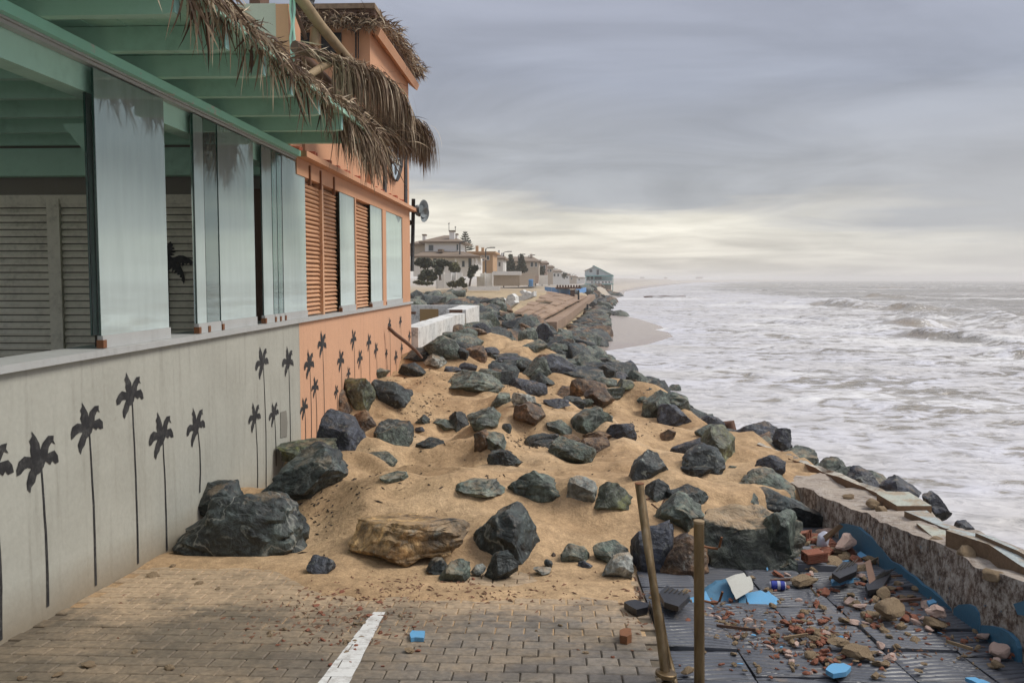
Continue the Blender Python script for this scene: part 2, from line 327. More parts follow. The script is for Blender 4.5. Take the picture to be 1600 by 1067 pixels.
# ---- sea
def seafn(t, p, tc):
    x_, y_, z_ = t.sep(tc)
    fo = t.new('ShaderNodeAttribute', attribute_name='foam').outputs['Fac']; br = t.new('ShaderNodeAttribute', attribute_name='crest').outputs['Fac']
    q = t.scale(tc, (.62, 1.0, 1))
    n0 = t.noise(q, .07, 3, .5, .6); n1 = t.noise(q, .24, 3, .5, .8); n2 = t.noise(q, .85, 3, .55, .9); n3 = t.noise(q, 2.6, 3, .55, .5)
    v = t.math('ADD', t.math('MULTIPLY', n0, .30), t.math('ADD', t.math('MULTIPLY', n1, .38), t.math('ADD', t.math('MULTIPLY', n2, .48), t.math('MULTIPLY', n3, .48))))
    cov = t.math('ADD', t.math('SUBTRACT', fo, .545), t.math('SUBTRACT', v, .82))
    f = t.ramp(cov, [(.0, 0.0), (.02, .30), (.05, .80), (.11, 1.0)])
    wq = t.vmath('ADD', q, t.scale(n0 if False else t.noise(q, 1.1, 3, .5, 0, 1), (.9, .9, 0)))
    lace = t.ramp(t.voro(wq, 1.5, 'DISTANCE_TO_EDGE'), [(.0, .8), (.035, .35), (.07, 0.0)])
    f = t.math('MAXIMUM', f, t.math('MULTIPLY', lace, t.ramp(fo, [(.40, 0.0), (.62, .6)])))
    f = t.math('MAXIMUM', f, t.math('MULTIPLY', br, t.ramp(n2, [(.35, .6), (.55, 1.0)])))
    water = t.ramp(t.noise(q, .05, 3), [(.3, (.22, .20, .168)), (.7, (.30, .265, .21))])
    foam = t.mix(t.ramp(n1, [(.35, 0.0), (.65, .6)]), (.54, .54, .58), (.46, .435, .39))
    foam = t.mix(1.0, foam, t.ramp(t.math('ADD', t.math('MULTIPLY', n3, .6), t.math('MULTIPLY', n2, .4)), [(.38, .72), (.5, .97), (.62, 1.10)]), 'MULTIPLY')
    foam = t.mix(br, foam, (.74, .735, .72))
    fc = t.new('ShaderNodeAttribute', attribute_name='face').outputs['Fac']; water = t.mix(fc, water, (.26, .19, .115)); f = t.math('MULTIPLY', f, t.math('SUBTRACT', 1.0, t.math('MULTIPLY', fc, .7)))
    c = t.mix(f, water, foam)
    h = t.math('ADD', n2, t.math('MULTIPLY', n3, .45))
    S_(t, p, c, t.mix(f, (.20, .20, .20), (.7, .7, .7)), t.bump(h, 1.0, .30), spec=.4)
MAT['sea'] = material('sea_water', seafn)
def onsea(px, py): p = onz(px, py, 0.0); return p[0], p[1]
az = np.radians(np.concatenate([np.arange(-180, -30, 6), np.arange(-30, -10, .8), np.arange(-10, 38, .17), np.arange(38, 85, .7), np.arange(85, 180.1, 6)]))
rr = np.concatenate([[3], np.geomspace(9, 420, 560), np.geomspace(430, 3400, 60)])
RR, AZ = np.meshgrid(rr, az, indexing='ij'); X = RR*np.sin(AZ); Y = RR*np.cos(AZ)
off = X-Xw(np.clip(Y, 0, 2500)); wall_ = sst(1.5, 12, off)
amp = wall_*(.05+.16*sst(8, 45, off)+.25*sst(60, 200, off))
th = .30; U = X*math.cos(th)+Y*math.sin(th)*.3; V = -X*math.sin(th)+Y*math.cos(th)
Z = amp*(1.5*(.5-2*np.abs(vnoise(U*.13, V*.07, 21)))+1.0*(.5-2*np.abs(vnoise(U*.30+9, V*.16, 22)))+.5*fbm(U*.6, V*.4, 3, 23))+.09*wall_*fbm(X*.45, Y*1.0, 3, 25)+.07*sst(0, 5, off)*fbm(X*.9, Y*2.0, 3, 26)*(1-sst(60, 160, RR))
Z = Z*(1-.75*sst(500, 1500, RR))
foam = .645-.22*sst(22, 50, off)-.26*sst(45, 100, off)-.14*sst(100, 300, off)+.30*fbm(X*.03, Y*.012, 3, 31)*sst(8, 30, off)+.12*sst(5, -1, off)
crest = np.zeros_like(X); face = np.zeros_like(X)
for (x0, y0, x1, y1, h, wd) in [(1405, 520, 1606, 537, .72, 2.2), (1290, 474, 1348, 478, 1.3, 3.5), (1150, 471, 1290, 474, .6, 4), (1395, 481, 1442, 484, 1.1, 3), (1400, 508, 1450, 511, .7, 2), (1440, 493, 1480, 500, .9, 2), (1560, 503, 1640, 515, 1.5, 2.8), (1360, 462, 1400, 463, 1.0, 5), (1235, 492, 1330, 499, .35, 1.6), (1420, 466, 1530, 468, .5, 6), (1555, 455, 1640, 458, .8, 8), (1030, 512, 1130, 516, .22, 1.5), (1150, 520, 1260, 524, .25, 1.2), (1540, 552, 1650, 558, .4, 1.6), (1210, 500, 1420, 512, .35, 2.0), (1110, 450, 1250, 452, .6, 9), (1330, 447, 1480, 448, .9, 10), (1010, 461, 1140, 463, .35, 5), (1040, 487, 1200, 491, .25, 2.5), (1180, 540, 1460, 556, .22, 1.6), (1250, 620, 1600, 650, .14, 1.1), (1080, 580, 1300, 592, .12, 1.0)]:
    ax_, ay_ = onsea(x0, y0+4); bx_, by_ = onsea(x1, y1+4); d = np.array([bx_-ax_, by_-ay_]); Ln = np.hypot(*d); d /= Ln
    nx_, ny_ = -d[1], d[0]
    if ny_ > 0: nx_, ny_ = -nx_, -ny_
    s_ = (X-ax_)*d[0]+(Y-ay_)*d[1]; q_ = (X-ax_)*nx_+(Y-ay_)*ny_+.9*fbm(X*.18, Y*.18, 3, 41)*wd
    along = sst(-.18*Ln, .2*Ln, s_)*(1-sst(.8*Ln, 1.18*Ln, s_))*(.75+.7*np.abs(fbm(s_*.10, s_*0+3, 2, 42)))
    prof = np.where(q_ > 0, np.exp(-(q_/(wd*.42))**2), np.exp(-(q_/(wd*1.3))**2))
    ok = (Y > 5)
    Z = Z+h*along*prof*ok*.85
    face = np.maximum(face, (h > .6)*ok*np.clip(along, 0, 1)*np.exp(-((q_-.42*wd)/(wd*.22))**2)*sst(-.1, .25, fbm(s_*.12, s_*0+8, 2, 47)))
    lip = np.exp(-((q_-.05*wd)/(wd*.35))**2)*sst(.35, .8, .5+fbm(s_*.35, q_*.2, 3, 43)*1.6); front = sst(.2*wd, 1.2*wd, q_)*(1-sst(2.2*wd, 4.5*wd, q_)); back = np.exp(-((q_+1.6*wd)/(wd*1.2))**2)
    crest = np.maximum(crest, np.clip(along, 0, 1)*ok*np.clip(lip*1.0+front*.6*(h > .3)+back*.55, 0, 1)); foam = foam-.2*(h > .6)*ok*np.clip(along, 0, 1)*np.exp(-((q_-.45*wd)/(wd*.25))**2)
# isolated whitecaps offshore
wc = sst(.30, .42, fbm(X*.035, Y*.03, 2, 51)+.35*fbm(X*.2, Y*.12, 2, 52))*sst(30, 80, off)*(1-.5*sst(300, 900, RR)); crest = np.maximum(crest, wc*.8)
Z[0] = -.2; Z = Z*(RR > 3.5)
sea = grid('sea', X, Y, Z, MAT['sea'], {'foam': foam, 'crest': crest, 'face': face})

# ---- brick pavement: rows of pavers on a ramp that falls away from the camera
def bedfn(t, p, tc): S_(t, p, t.ramp(t.noise(tc, 30, 5, .8), [(.3, (.07, .06, .045)), (.7, (.16, .125, .085))]), .95, t.bump(t.noise(tc, 60, 3), .5, .01))
MAT['bed'] = material('joint_sand', bedfn)
def paverfn(t, p, tc):
    oi = t.new('ShaderNodeObjectInfo'); geo = t.new('ShaderNodeNewGeometry'); pos = geo.outputs['Position']; rnd = t.math('FRACT', t.math('ADD', oi.outputs['Random'], geo.outputs['Random Per Island']))
    x_, y_, z_ = t.sep(pos)
    c = t.ramp(rnd, [(0, (.125, .112, .10)), (.5, (.17, .150, .125)), (1, (.215, .185, .15))])
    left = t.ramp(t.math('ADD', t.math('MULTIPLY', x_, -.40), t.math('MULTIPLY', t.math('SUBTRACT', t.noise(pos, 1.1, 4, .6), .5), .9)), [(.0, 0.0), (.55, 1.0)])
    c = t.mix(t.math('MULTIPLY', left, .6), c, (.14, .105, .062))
    n = t.noise(pos, 2.1, 6, .7, .4)
    c = t.mix(t.ramp(n, [(.46, 0.0), (.62, .6)]), c, (.27, .205, .135))
    near = t.math('MULTIPLY', t.math('SUBTRACT', y_, 3.95), .42)
    c = t.mix(t.ramp(t.math('ADD', near, t.math('SUBTRACT', t.noise(pos, 2.6, 7, .75, .6), .62)), [(.0, 0.0), (.22, .9)]), c, (.40, .295, .19))
    c = t.mix(t.ramp(t.noise(pos, 3.3, 5, .7), [(.50, 0.0), (.68, .55)]), c, (.07, .06, .045))
    c = t.mix(1.0, c, t.ramp(t.noise(pos, 34, 4, .66), [(.32, .72), (.68, 1.26)]), 'MULTIPLY')
    c = t.mix(t.ramp(t.voro(pos, 26), [(.0, .9), (.05, 0.0)]), c, (.23, .11, .07))
    S_(t, p, c, t.ramp(n, [(.35, .38), (.6, .85)]), t.bump(t.noise(pos, 90, 5, .7), .35, .004), spec=.4)
MAT['paver'] = material('paver', paverfn)
tilt = math.atan(.073)
bed = M().prism([(-2.56, 2.61, pave(2.61)-.012), (.52, 2.61, pave(2.61)-.012), (.52, 7.2, pave(7.2)-.012), (-2.56, 7.2, pave(7.2)-.012)], (0, 0, -.3))
pav = kind(mk('pavement', bed, MAT['bed']), 'structure')
PL, PW, G = .143, .101, .0045
def paver_mesh():
    m = M(); a, b, c_ = PL/2-G/2, PW/2-G/2, .005
    v = [(-a, -b, -.03), (a, -b, -.03), (a, b, -.03), (-a, b, -.03), (-a, -b, -c_), (a, -b, -c_), (a, b, -c_), (-a, b, -c_), (-a+c_, -b+c_, 0), (a-c_, -b+c_, 0), (a-c_, b-c_, 0), (-a+c_, b-c_, 0)]
    f = [(0, 1, 5, 4), (1, 2, 6, 5), (2, 3, 7, 6), (3, 0, 4, 7), (4, 5, 9, 8), (5, 6, 10, 9), (6, 7, 11, 10), (7, 4, 8, 11), (8, 9, 10, 11)]
    return v, f
pv, pf = paver_mesh(); pme = bpy.data.meshes.new('paver'); pme.from_pydata(pv, [], pf); pme.materials.append(MAT['paver'])
spots = []
for j in range(int((6.2-2.8)/PW)):
    for i in range(-1, 24):
        x0 = -2.56+i*PL+(PL/2 if j % 2 else 0); spots.append((x0+PL/2, 2.8+j*PW+PW/2))
vis, rest = [], []
for (x_, y_) in spots:
    if x_ > .52-PL*.45 or x_ < -2.56+PL*.3: continue
    z_ = pave(y_); d = np.array([x_, y_, z_-CZ]); q = d@FW; u, v_ = 800+FPX*(d@RT)/q, 533.5-FPX*(d@UP)/q
    inn = -30 < u < 1630 and v_ < 1085 and H(np.array([x_]), np.array([y_]))[0] < z_+.02
    (vis if inn else rest).append((x_, y_, z_, v_))
vis.sort(key=lambda q: -q[3]); rest += vis[300:]; vis = vis[:300]
po = np.array(pav['_o'])
for (x_, y_, z_, _) in vis:
    o = bpy.data.objects.new('paver', pme); COL.objects.link(o); o.parent = pav; o.location = (x_-po[0], y_-po[1], z_-po[2]+random.uniform(-.0022, .0022)); o.rotation_euler = (-tilt+random.gauss(0, .008), random.gauss(0, .008), random.gauss(0, .006))
m = M()
for (x_, y_, z_, _) in rest: m.add([(x_+a, y_+b, z_+c_-.073*b) for a, b, c_ in pv], pf)
kind(mk('paver_field', m, MAT['paver'], pav), 'stuff')
# painted bay line, broken where the paint has come off
def linefn(t, p, tc):
    c = t.mix(t.ramp(t.noise(tc, 14, 6, .75), [(.5, 0.0), (.64, .6)]), (.62, .62, .60), (.24, .21, .18)); S_(t, p, c, .6, t.bump(t.noise(tc, 60, 4), .4, .004))
MAT['line'] = material('road_paint', linefn)
m = M()
for j in range(36):
    ya, yb = 2.8+j*PW+G/2, 2.8+(j+1)*PW-G/2
    def lx(y, a, b):
        (xa, y1), (xb, y2) = a, b; return xa+(xb-xa)*(y-y1)/(y2-y1)
    A, B = onpave(497, 1067), onpave(585, 955); C, D = onpave(546, 1067), onpave(603, 955)
    if yb > B[1]+.02: break
    la, lb = lx(ya, A[:2], B[:2]), lx(yb, A[:2], B[:2]); ra, rb = lx(ya, C[:2], D[:2]), lx(yb, C[:2], D[:2])
    cuts = [(0, .0), (1, 1.)]
    x0 = -2.56+(PL/2 if j % 2 else 0); js = [x0+i*PL for i in range(25) if min(la, lb)+.02 < x0+i*PL < max(ra, rb)-.02]
    ed = [(la, lb)]+[(q-G/2, q-G/2) for q in js]; ed2 = [(q+G/2, q+G/2) for q in js]+[(ra, rb)]
    st_ = [(la, lb)]+[(q+G/2, q+G/2) for q in js]; en = [(q-G/2, q-G/2) for q in js]+[(ra, rb)]
    for (sa, sb), (ea, eb) in zip(st_, en):
        if random.random() < .02: continue
        jt = [random.uniform(-.003, .003) for _ in range(4)]
        m.add([(sa+jt[0], ya-.0012, pave(ya)+.0046), (ea+jt[1], ya-.0012, pave(ya)+.0046), (eb+jt[2], yb+.0012, pave(yb)+.0046), (sb+jt[3], yb+.0012, pave(yb)+.0042)], [(0, 1, 2, 3)])
kind(mk('painted_line', m, MAT['line'], pav), 'stuff')

# ---- dark slab terrace with wavy ribs, beyond the kerb joint
def tilefn(t, p, tc):
    geo = t.new('ShaderNodeNewGeometry'); pos = geo.outputs['Position']; oi = t.new('ShaderNodeObjectInfo')
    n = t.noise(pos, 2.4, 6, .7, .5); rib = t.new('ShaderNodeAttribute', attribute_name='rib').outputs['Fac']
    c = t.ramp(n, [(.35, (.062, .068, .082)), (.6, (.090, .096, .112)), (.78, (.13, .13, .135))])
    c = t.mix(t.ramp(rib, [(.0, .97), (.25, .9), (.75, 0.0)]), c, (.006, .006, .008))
    c = t.mix(1.0, c, t.ramp(oi.outputs['Random'], [(0, .75), (1, 1.2)]), 'MULTIPLY')
    c = t.mix(t.ramp(t.noise(pos, 60, 5, .8), [(.66, 0.0), (.74, .6)]), c, (.30, .25, .19))
    c = t.mix(t.ramp(t.noise(pos, 3.1, 8, .8, .8), [(.57, 0.0), (.68, .6)]), c, (.25, .185, .125))
    S_(t, p, c, t.ramp(n, [(.3, .34), (.7, .55)]), t.bump(t.noise(pos, 120, 4), .2, .003), spec=.6)
MAT['tile'] = material('ribbed_slab', tilefn)
MAT['tile_edge'] = painted('slab_edge', (.11, .10, .09), .8)
TS = .36
def tile_mesh(seed, tx=TS-.010, ty=TS-.010, nx=14, ny=84):
    rs = np.random.RandomState(seed); x = np.linspace(-tx/2, tx/2, nx); y = np.linspace(-ty/2, ty/2, ny)
    X_, Y_ = np.meshgrid(x, y); ph = Y_/ty*8+.75*vnoise(X_*6+seed*3, Y_*4, seed)*2+.22*np.sin(X_*13+seed); fr = ph-np.floor(ph)
    rib_ = np.minimum(1, np.minimum(fr, 1-fr)*5.2)
    Z_ = -.008*(1-rib_)
    ed_ = (np.abs(X_) > tx/2-1e-5) | (np.abs(Y_) > ty/2-1e-5); Z_ = np.where(ed_, np.minimum(Z_, -.004), Z_)
    v = np.stack([X_, Y_, Z_], -1).reshape(-1, 3).tolist(); i = np.arange(nx*ny).reshape(ny, nx)
    f = np.stack([i[:-1, :-1], i[:-1, 1:], i[1:, 1:], i[1:, :-1]], -1).reshape(-1, 4).tolist()
    per = list(i[0, :])+list(i[1:, -1])+list(i[-1, ::-1][1:])+list(i[::-1, 0][1:-1]); b = len(v)
    for q in per: v.append([v[q][0], v[q][1], -.045])
    n_ = len(per)
    for q in range(n_): f.append([int(per[q]), b+q, b+(q+1) % n_, int(per[(q+1) % n_])])
    f = [[int(a) for a in q] for q in f]
    f.append(list(range(b, b+n_)))
    me = bpy.data.meshes.new('slab'); me.from_pydata(v, [], f); me.materials.append(MAT['tile'])
    a = me.attributes.new('rib', 'FLOAT', 'POINT'); vals = np.ones(len(v)); vals[:nx*ny] = rib_.ravel(); a.data.foreach_set('value', vals.astype(np.float32)); return me
tms = [tile_mesh(s) for s in (1, 2, 3, 4)]
terr = kind(mk('slab_terrace', M().prism([(.523, 2.61, pave(2.61)-.055), (2.25, 2.61, pave(2.61)-.055), (2.25, 7.6, pave(7.6)-.055), (.523, 7.6, pave(7.6)-.055)], (0, 0, -.3)), MAT['bed']), 'structure')
to = np.array(terr['_o'])
RAISED = {(0, 3): (.04, .03, .02), (0, 4): (.02, .05, .02), (3, 7): (-.06, .04, .03), (4, 6): (.02, -.08, .03), (3, 3): (0, .03, .012), (4, 4): (.03, -.03, .015), (2, 8): (.05, .05, .04)}
for i in range(5):
    for j in range(12):
        cx_, cy_ = .525+(i+.5)*.335, 2.95+TS*(j+.5)+(.05 if i % 2 else 0); rx, ry, up_ = RAISED.get((i, j), (0, 0, 0))
        o = bpy.data.objects.new('slab', tms[(i*3+j*5) % 4]); COL.objects.link(o); o.parent = terr
        o.scale = (.335/TS, 1, 1); o.location = (cx_-to[0], cy_-to[1], float(pave(cy_))-.002-to[2]+up_+random.uniform(-.004, .004)); o.rotation_euler = (-tilt+rx+random.gauss(0, .008), ry+random.gauss(0, .008), random.gauss(0, .008))

# ================================================================== SEA WALL (low rendered wall, coping line, fallen slabs)
def plasterfn(t, p, tc):
    n = t.noise(tc, 5, 7, .75, .5); n2 = t.noise(tc, 15, 9, .8)
    c = t.ramp(n2, [(.38, (.04, .028, .022)), (.46, (.17, .125, .10)), (.53, (.40, .36, .32)), (.64, (.60, .57, .53))])
    c = t.mix(t.ramp(n, [(.5, 0.0), (.66, .5)]), c, (.20, .13, .09))
    c = t.mix(t.ramp(t.noise(tc, 22, 4), [(.66, 0.0), (.7, .7)]), c, (.07, .17, .26))
    nz = t.sep(t.new('ShaderNodeNewGeometry').outputs['Normal'])[2]
    c = t.mix(t.math('MULTIPLY', t.ramp(nz, [(.5, 0.0), (.9, .8)]), t.ramp(t.noise(tc, 3, 6, .7), [(.38, .35), (.55, 1.0)])), c, (.46, .39, .32))
    S_(t, p, c, .9, t.bump(t.math('ADD', n2, n), .9, .03))
MAT['plaster'] = material('worn_render', plasterfn)
def slabfn(top, side):
    def fn(t, p, tc):
        nz = t.sep(t.new('ShaderNodeNewGeometry').outputs['Normal'])[2]
        n = t.noise(tc, 7, 6, .7); c = t.mix(t.ramp(nz, [(.55, 0.0), (.7, 1.0)]), side, t.mix(t.ramp(n, [(.5, 0.0), (.6, .8)]), top, (.36, .27, .18)))
        c = t.mix(1.0, c, t.ramp(t.noise(tc, 30, 6, .8), [(.25, .6), (.75, 1.3)]), 'MULTIPLY')
        S_(t, p, c, .85, t.bump(t.noise(tc, 26, 6, .8), .8, .02))
    return fn
MAT['slab_pale'] = material('pale_slab', slabfn((.46, .48, .41), (.20, .12, .065)))
MAT['slab_blue'] = material('bluish_slab', slabfn((.42, .47, .47), (.19, .125, .075)))
MAT['coping'] = material('coping', slabfn((.52, .49, .42), (.17, .095, .05)))
MAT['blue'] = painted('blue_render', (.045, .16, .27), .6, (.03, .06, .09), .5, 6, False)
MAT['sky_blue'] = painted('sky_blue_render', (.11, .34, .58), .55, (.2, .25, .28), .35, 9, False)
MAT['render_edge'] = painted('render_backing', (.30, .20, .12), .9, amt=.5, scale=12, streak=False)
MAT['white_render'] = painted('pale_render', (.52, .52, .47), .7, amt=.3, scale=10, streak=False)
wall = thing('sea_wall', 'low crumbling sea wall of mottled render between the dark slab terrace and the boulders', 'wall', (2.35, 5.5, float(pave(5.5))))
def rough_wall(xa, xb, y0, y1, topf, n=150, botf=lambda y: pave(y)-.5, j=.02):
    """wall running along Y with an uneven top and a bulging face"""
    ys = np.linspace(y0, y1, n); u = np.linspace(0, 1, 7); secs = []
    for y in ys:
        zt = topf(y); zb = float(botf(y)); pr = []
        for q in u: pr.append((xa+j*fbm(np.array(y*3.), np.array(q*3+7.), 3, 3)*2-.02*(1-q), y, zb+(zt-zb)*q))
        for q in (.33, .66, 1): pr.append((xa+(xb-xa)*q, y, zt+.04*fbm(np.array(y*2.5), np.array(q*2.), 3, 8)))
        pr.append((xb, y, zb)); secs.append(pr)
    k_ = len(secs[0]); v = [q for s_ in secs for q in s_]; f = []
    for i in range(len(secs)-1):
        for a in range(k_-1): f.append((i*k_+a, (i+1)*k_+a, (i+1)*k_+a+1, i*k_+a+1))
    f.append(tuple(range(k_))); f.append(tuple(range((n-1)*k_, n*k_))[::-1]); return v, f
topz = lambda y: float(np.interp(y, [2.5, 3.98, 4.74, 6.02, 7.58, 8.6], [2.40, 2.24, 2.168, 2.03, 1.878, 1.77]))+.035*float(fbm(np.array(y*2.2), np.array(1.), 4, 12))+.012*float(fbm(np.array(y*9.), np.array(4.), 2, 13))
mk('wall_body', rough_wall(2.10, 2.49, 2.4, 8.3, topz), MAT['plaster'], wall, smooth=True, sharp=50)
cz_ = lambda y: float(np.interp(y, [5.0, 6.81, 12.15], [2.15, 1.98, 1.49]))+.02*float(fbm(np.array(y*1.7), np.array(2.), 3, 14))
mk('coping_strip', rough_wall(2.50, 2.57, 6.75, 12.3, cz_, botf=lambda y: cz_(y)-.55, j=.012), MAT['coping'], wall, smooth=True, sharp=40)
def facing(pts, mat, name, th=.02, X0=2.082):
    poly = [onx(a, b, X0) for a, b in pts]; return mk(name, M().prism(poly, (th, 0, 0)), mat, wall)
facing([(1302, 870), (1307, 817), (1322, 818), (1340, 823), (1352, 833), (1362, 840), (1370, 849), (1377, 856), (1385, 867), (1392, 876), (1404, 882), (1417, 894), (1428, 901), (1440, 913), (1452, 920), (1470, 935), (1487, 950), (1487, 1000), (1400, 935)], MAT['blue'], 'blue_render_layer')
facing([(1490, 950), (1498, 944), (1512, 943), (1522, 947), (1528, 957), (1530, 972), (1534, 1010), (1508, 1005), (1488, 985)], MAT['blue'], 'blue_render_layer', X0=2.070)
facing([(1533, 976), (1548, 977), (1562, 981), (1576, 989), (1586, 1000), (1590, 1012), (1590, 1040), (1560, 1045), (1533, 1015)], MAT['blue'], 'blue_render_layer', X0=2.070)
facing([(1583, 943), (1600, 938), (1620, 950), (1612, 963), (1590, 960)], MAT['blue'], 'blue_render_layer', X0=2.085)
# ================================================================== BEACH BAR BUILDING
WX = -2.56; SILL = 3.205
def wy(px): return 2.56*1400/(862-px)      # wall-plane distance for a picture column
def wallfn(base, d1, d2):
    def fn(t, p, tc):
        pos = t.new('ShaderNodeNewGeometry').outputs['Position']; x_, y_, z_ = t.sep(pos)
        n = t.noise(pos, 1.6, 6, .65, .3); s_ = t.noise(t.scale(pos, (1, 7, .6)), 1.6, 6, .65)
        c = t.mix(t.ramp(n, [(.4, 0.0), (.7, .45)]), base, d1)
        c = t.mix(t.ramp(s_, [(.52, 0.0), (.68, .30)]), c, d2)
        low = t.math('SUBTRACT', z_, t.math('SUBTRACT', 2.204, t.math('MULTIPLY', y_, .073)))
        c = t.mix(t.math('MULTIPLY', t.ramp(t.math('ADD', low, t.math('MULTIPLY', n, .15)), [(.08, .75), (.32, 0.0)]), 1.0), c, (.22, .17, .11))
        c = t.mix(t.ramp(t.noise(pos, 9, 7, .75, 1.0), [(.66, 0.0), (.71, .5)]), c, d2)
        c = t.mix(1.0, c, t.ramp(t.noise(pos, 30, 5, .7), [(.3, .93), (.7, 1.06)]), 'MULTIPLY')
        S_(t, p, c, .75, t.bump(t.math('ADD', t.noise(pos, 5, 5, .6), t.math('MULTIPLY', t.noise(pos, 45, 4), .12)), .35, .015), spec=.3)
    return fn
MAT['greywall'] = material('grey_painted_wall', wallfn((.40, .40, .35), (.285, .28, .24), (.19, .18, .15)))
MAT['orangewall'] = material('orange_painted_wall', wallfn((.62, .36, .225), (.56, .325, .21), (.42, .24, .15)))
MAT['towerwall'] = painted('orange_render', (.60, .315, .175), .75, (.38, .20, .12), .35, 2)
MAT['cream'] = painted('cream_render', (.50, .49, .40), .75, (.3, .28, .22), .4, 3)
MAT['green'] = painted('green_timber', (.42, .69, .55), .5, (.09, .20, .14), .4, 2.5, False)
MAT['greenlight'] = painted('green_beam', (.44, .72, .59), .5, (.18, .32, .24), .4, 2.5, False)
MAT['greencut'] = painted('pale_green_end', (.33, .60, .55), .5, amt=.2)
def railfn(t, p, tc):
    c = t.mix(t.ramp(t.noise(t.scale(tc, (1, .6, 1)), 9, 5, .7), [(.60, 0.0), (.64, .9)]), (.32, .66, .53), (.56, .55, .50)); S_(t, p, c, .5, t.bump(t.noise(tc, 40), .3, .003))
MAT['rail'] = material('flaking_green_rail', railfn)
MAT['ali'] = painted('aluminium_track', (.42, .43, .42), .4, (.2, .19, .17), .4, 8)
MAT['sill'] = painted('sill', (.44, .45, .44), .55, (.25, .24, .22), .4, 5)
MAT['shutter'] = painted('cream_shutter', (.74, .71, .59), .6, (.10, .09, .07), .5, 5, False)
MAT['oshutter'] = painted('orange_shutter', (.64, .37, .21), .55, (.30, .10, .04), .6, 6, False)
MAT['dark'] = painted('dark_interior', (.06, .055, .045), .9, amt=.2)
MAT['concrete'] = painted('interior_wall', (.22, .21, .18), .85, amt=.4)
MAT['black'] = painted('black_paint', (.012, .012, .014), .7, (.16, .16, .15), .6, 16, False)
MAT['terracotta'] = painted('terracotta', (.38, .10, .045), .85, (.15, .07, .05), .5, 14, False)
MAT['rust'] = painted('rusty_fitting', (.20, .08, .03), .8, (.05, .03, .02), .6, 30, False)
MAT['wood'] = painted('weathered_pole', (.30, .215, .12), .75, (.12, .08, .045), .6, 9)
MAT['wood_dark'] = painted('dark_pole', (.13, .07, .045), .8, (.05, .03, .02), .6, 9)
def glassfn(haze, tint):
    def fn(t, p, tc):
        t.n.remove(p); out = t.n['Material Output']; pos = t.new('ShaderNodeNewGeometry').outputs['Position']
        tr = t.new('ShaderNodeBsdfTransparent'); t.put(tr.inputs[0], tint)
        gl = t.new('ShaderNodeBsdfGlossy'); gl.inputs['Roughness'].default_value = .035; t.put(gl.inputs[0], (.78, .96, .91))
        t.put(gl.inputs['Normal'], t.bump(t.noise(t.scale(pos, (1, 1, .35)), 1.3, 2), .06, .05))
        di = t.new('ShaderNodeBsdfDiffuse'); t.put(di.inputs[0], (.80, .89, .865)); tl = t.new('ShaderNodeBsdfTranslucent'); t.put(tl.inputs[0], (.55, .72, .67))
        m0 = t.new('ShaderNodeMixShader'); m0.inputs[0].default_value = .3; t.l.new(di.outputs[0], m0.inputs[1]); t.l.new(tl.outputs[0], m0.inputs[2])
        zz_ = t.sep(pos)[2]; hz = t.math('ADD', t.math('MULTIPLY', haze, t.math('SUBTRACT', 1.25, t.math('MULTIPLY', t.math('SUBTRACT', zz_, 3.2), .42))), t.math('MULTIPLY', t.math('SUBTRACT', t.noise(t.scale(pos, (1, 5, .9)), 1.2, 6, .65), .5), .35), clamp=True)
        m1 = t.new('ShaderNodeMixShader'); t.put(m1.inputs[0], hz); t.l.new(tr.outputs[0], m1.inputs[1]); t.l.new(m0.outputs[0], m1.inputs[2])
        fr = t.new('ShaderNodeFresnel'); fr.inputs[0].default_value = 3.0
        m2 = t.new('ShaderNodeMixShader'); t.put(m2.inputs[0], t.math('MULTIPLY', fr.outputs[0], 1.0, clamp=True)); t.l.new(m1.outputs[0], m2.inputs[1]); t.l.new(gl.outputs[0], m2.inputs[2])
        t.l.new(m2.outputs[0], out.inputs[0])
    return fn
MAT['glass'] = material('salt_hazed_glass', glassfn(.68, (.70, .84, .79)))
MAT['glass_horizon_white'] = material('horizon_white_glass', glassfn(.86, (.78, .86, .83)))  # reflection of the bright horizon put into these panes as diffuse white
MAT['glass_green'] = material('stacked_glass', glassfn(.22, (.40, .74, .62)))
MAT['glass_edge'] = painted('glass_edge', (.012, .05, .04), .15, amt=.1)

bar = thing('beach_bar', 'seafront bar with grey and orange front wall, green timber roof and thatched orange tower', 'building', (-2.7, 8.5, 1.3))
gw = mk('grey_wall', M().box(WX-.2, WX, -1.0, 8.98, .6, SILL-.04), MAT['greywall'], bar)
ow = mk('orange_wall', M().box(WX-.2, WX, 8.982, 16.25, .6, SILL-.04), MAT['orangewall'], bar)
mk('sill', M().box(WX-.24, WX+.035, -1.0, 16.3, SILL-.038, SILL), MAT['sill'], bar)
# small broken patch in the grey wall
pp = [onx(a, b, WX+.002) for a, b in [(438, 644), (447, 641), (449, 660), (448, 682), (438, 684)]]
mk('broken_patch', M().prism(pp, (.003, 0, 0)), MAT['concrete'], gw)
# glazing track: rail on top, stepped aluminium channel, deep green beam behind
RT_ = CZ+1.287
mk('top_rail', M().box(WX-.05, WX+.04, -1.0, 9.0, RT_-.055, RT_), MAT['rail'], bar)
mk('glass_track', M().box(WX-.04, WX+.002, -1.0, 9.0, RT_-.068, RT_-.0565).box(WX-.06, WX-.012, -1.0, 9.0, RT_-.088, RT_-.0695), MAT['ali'], bar)
mk('front_beam', M().box(WX-.20, WX-.065, -1.0, 9.0, CZ+1.055, RT_-.04), MAT['greenlight'], bar)
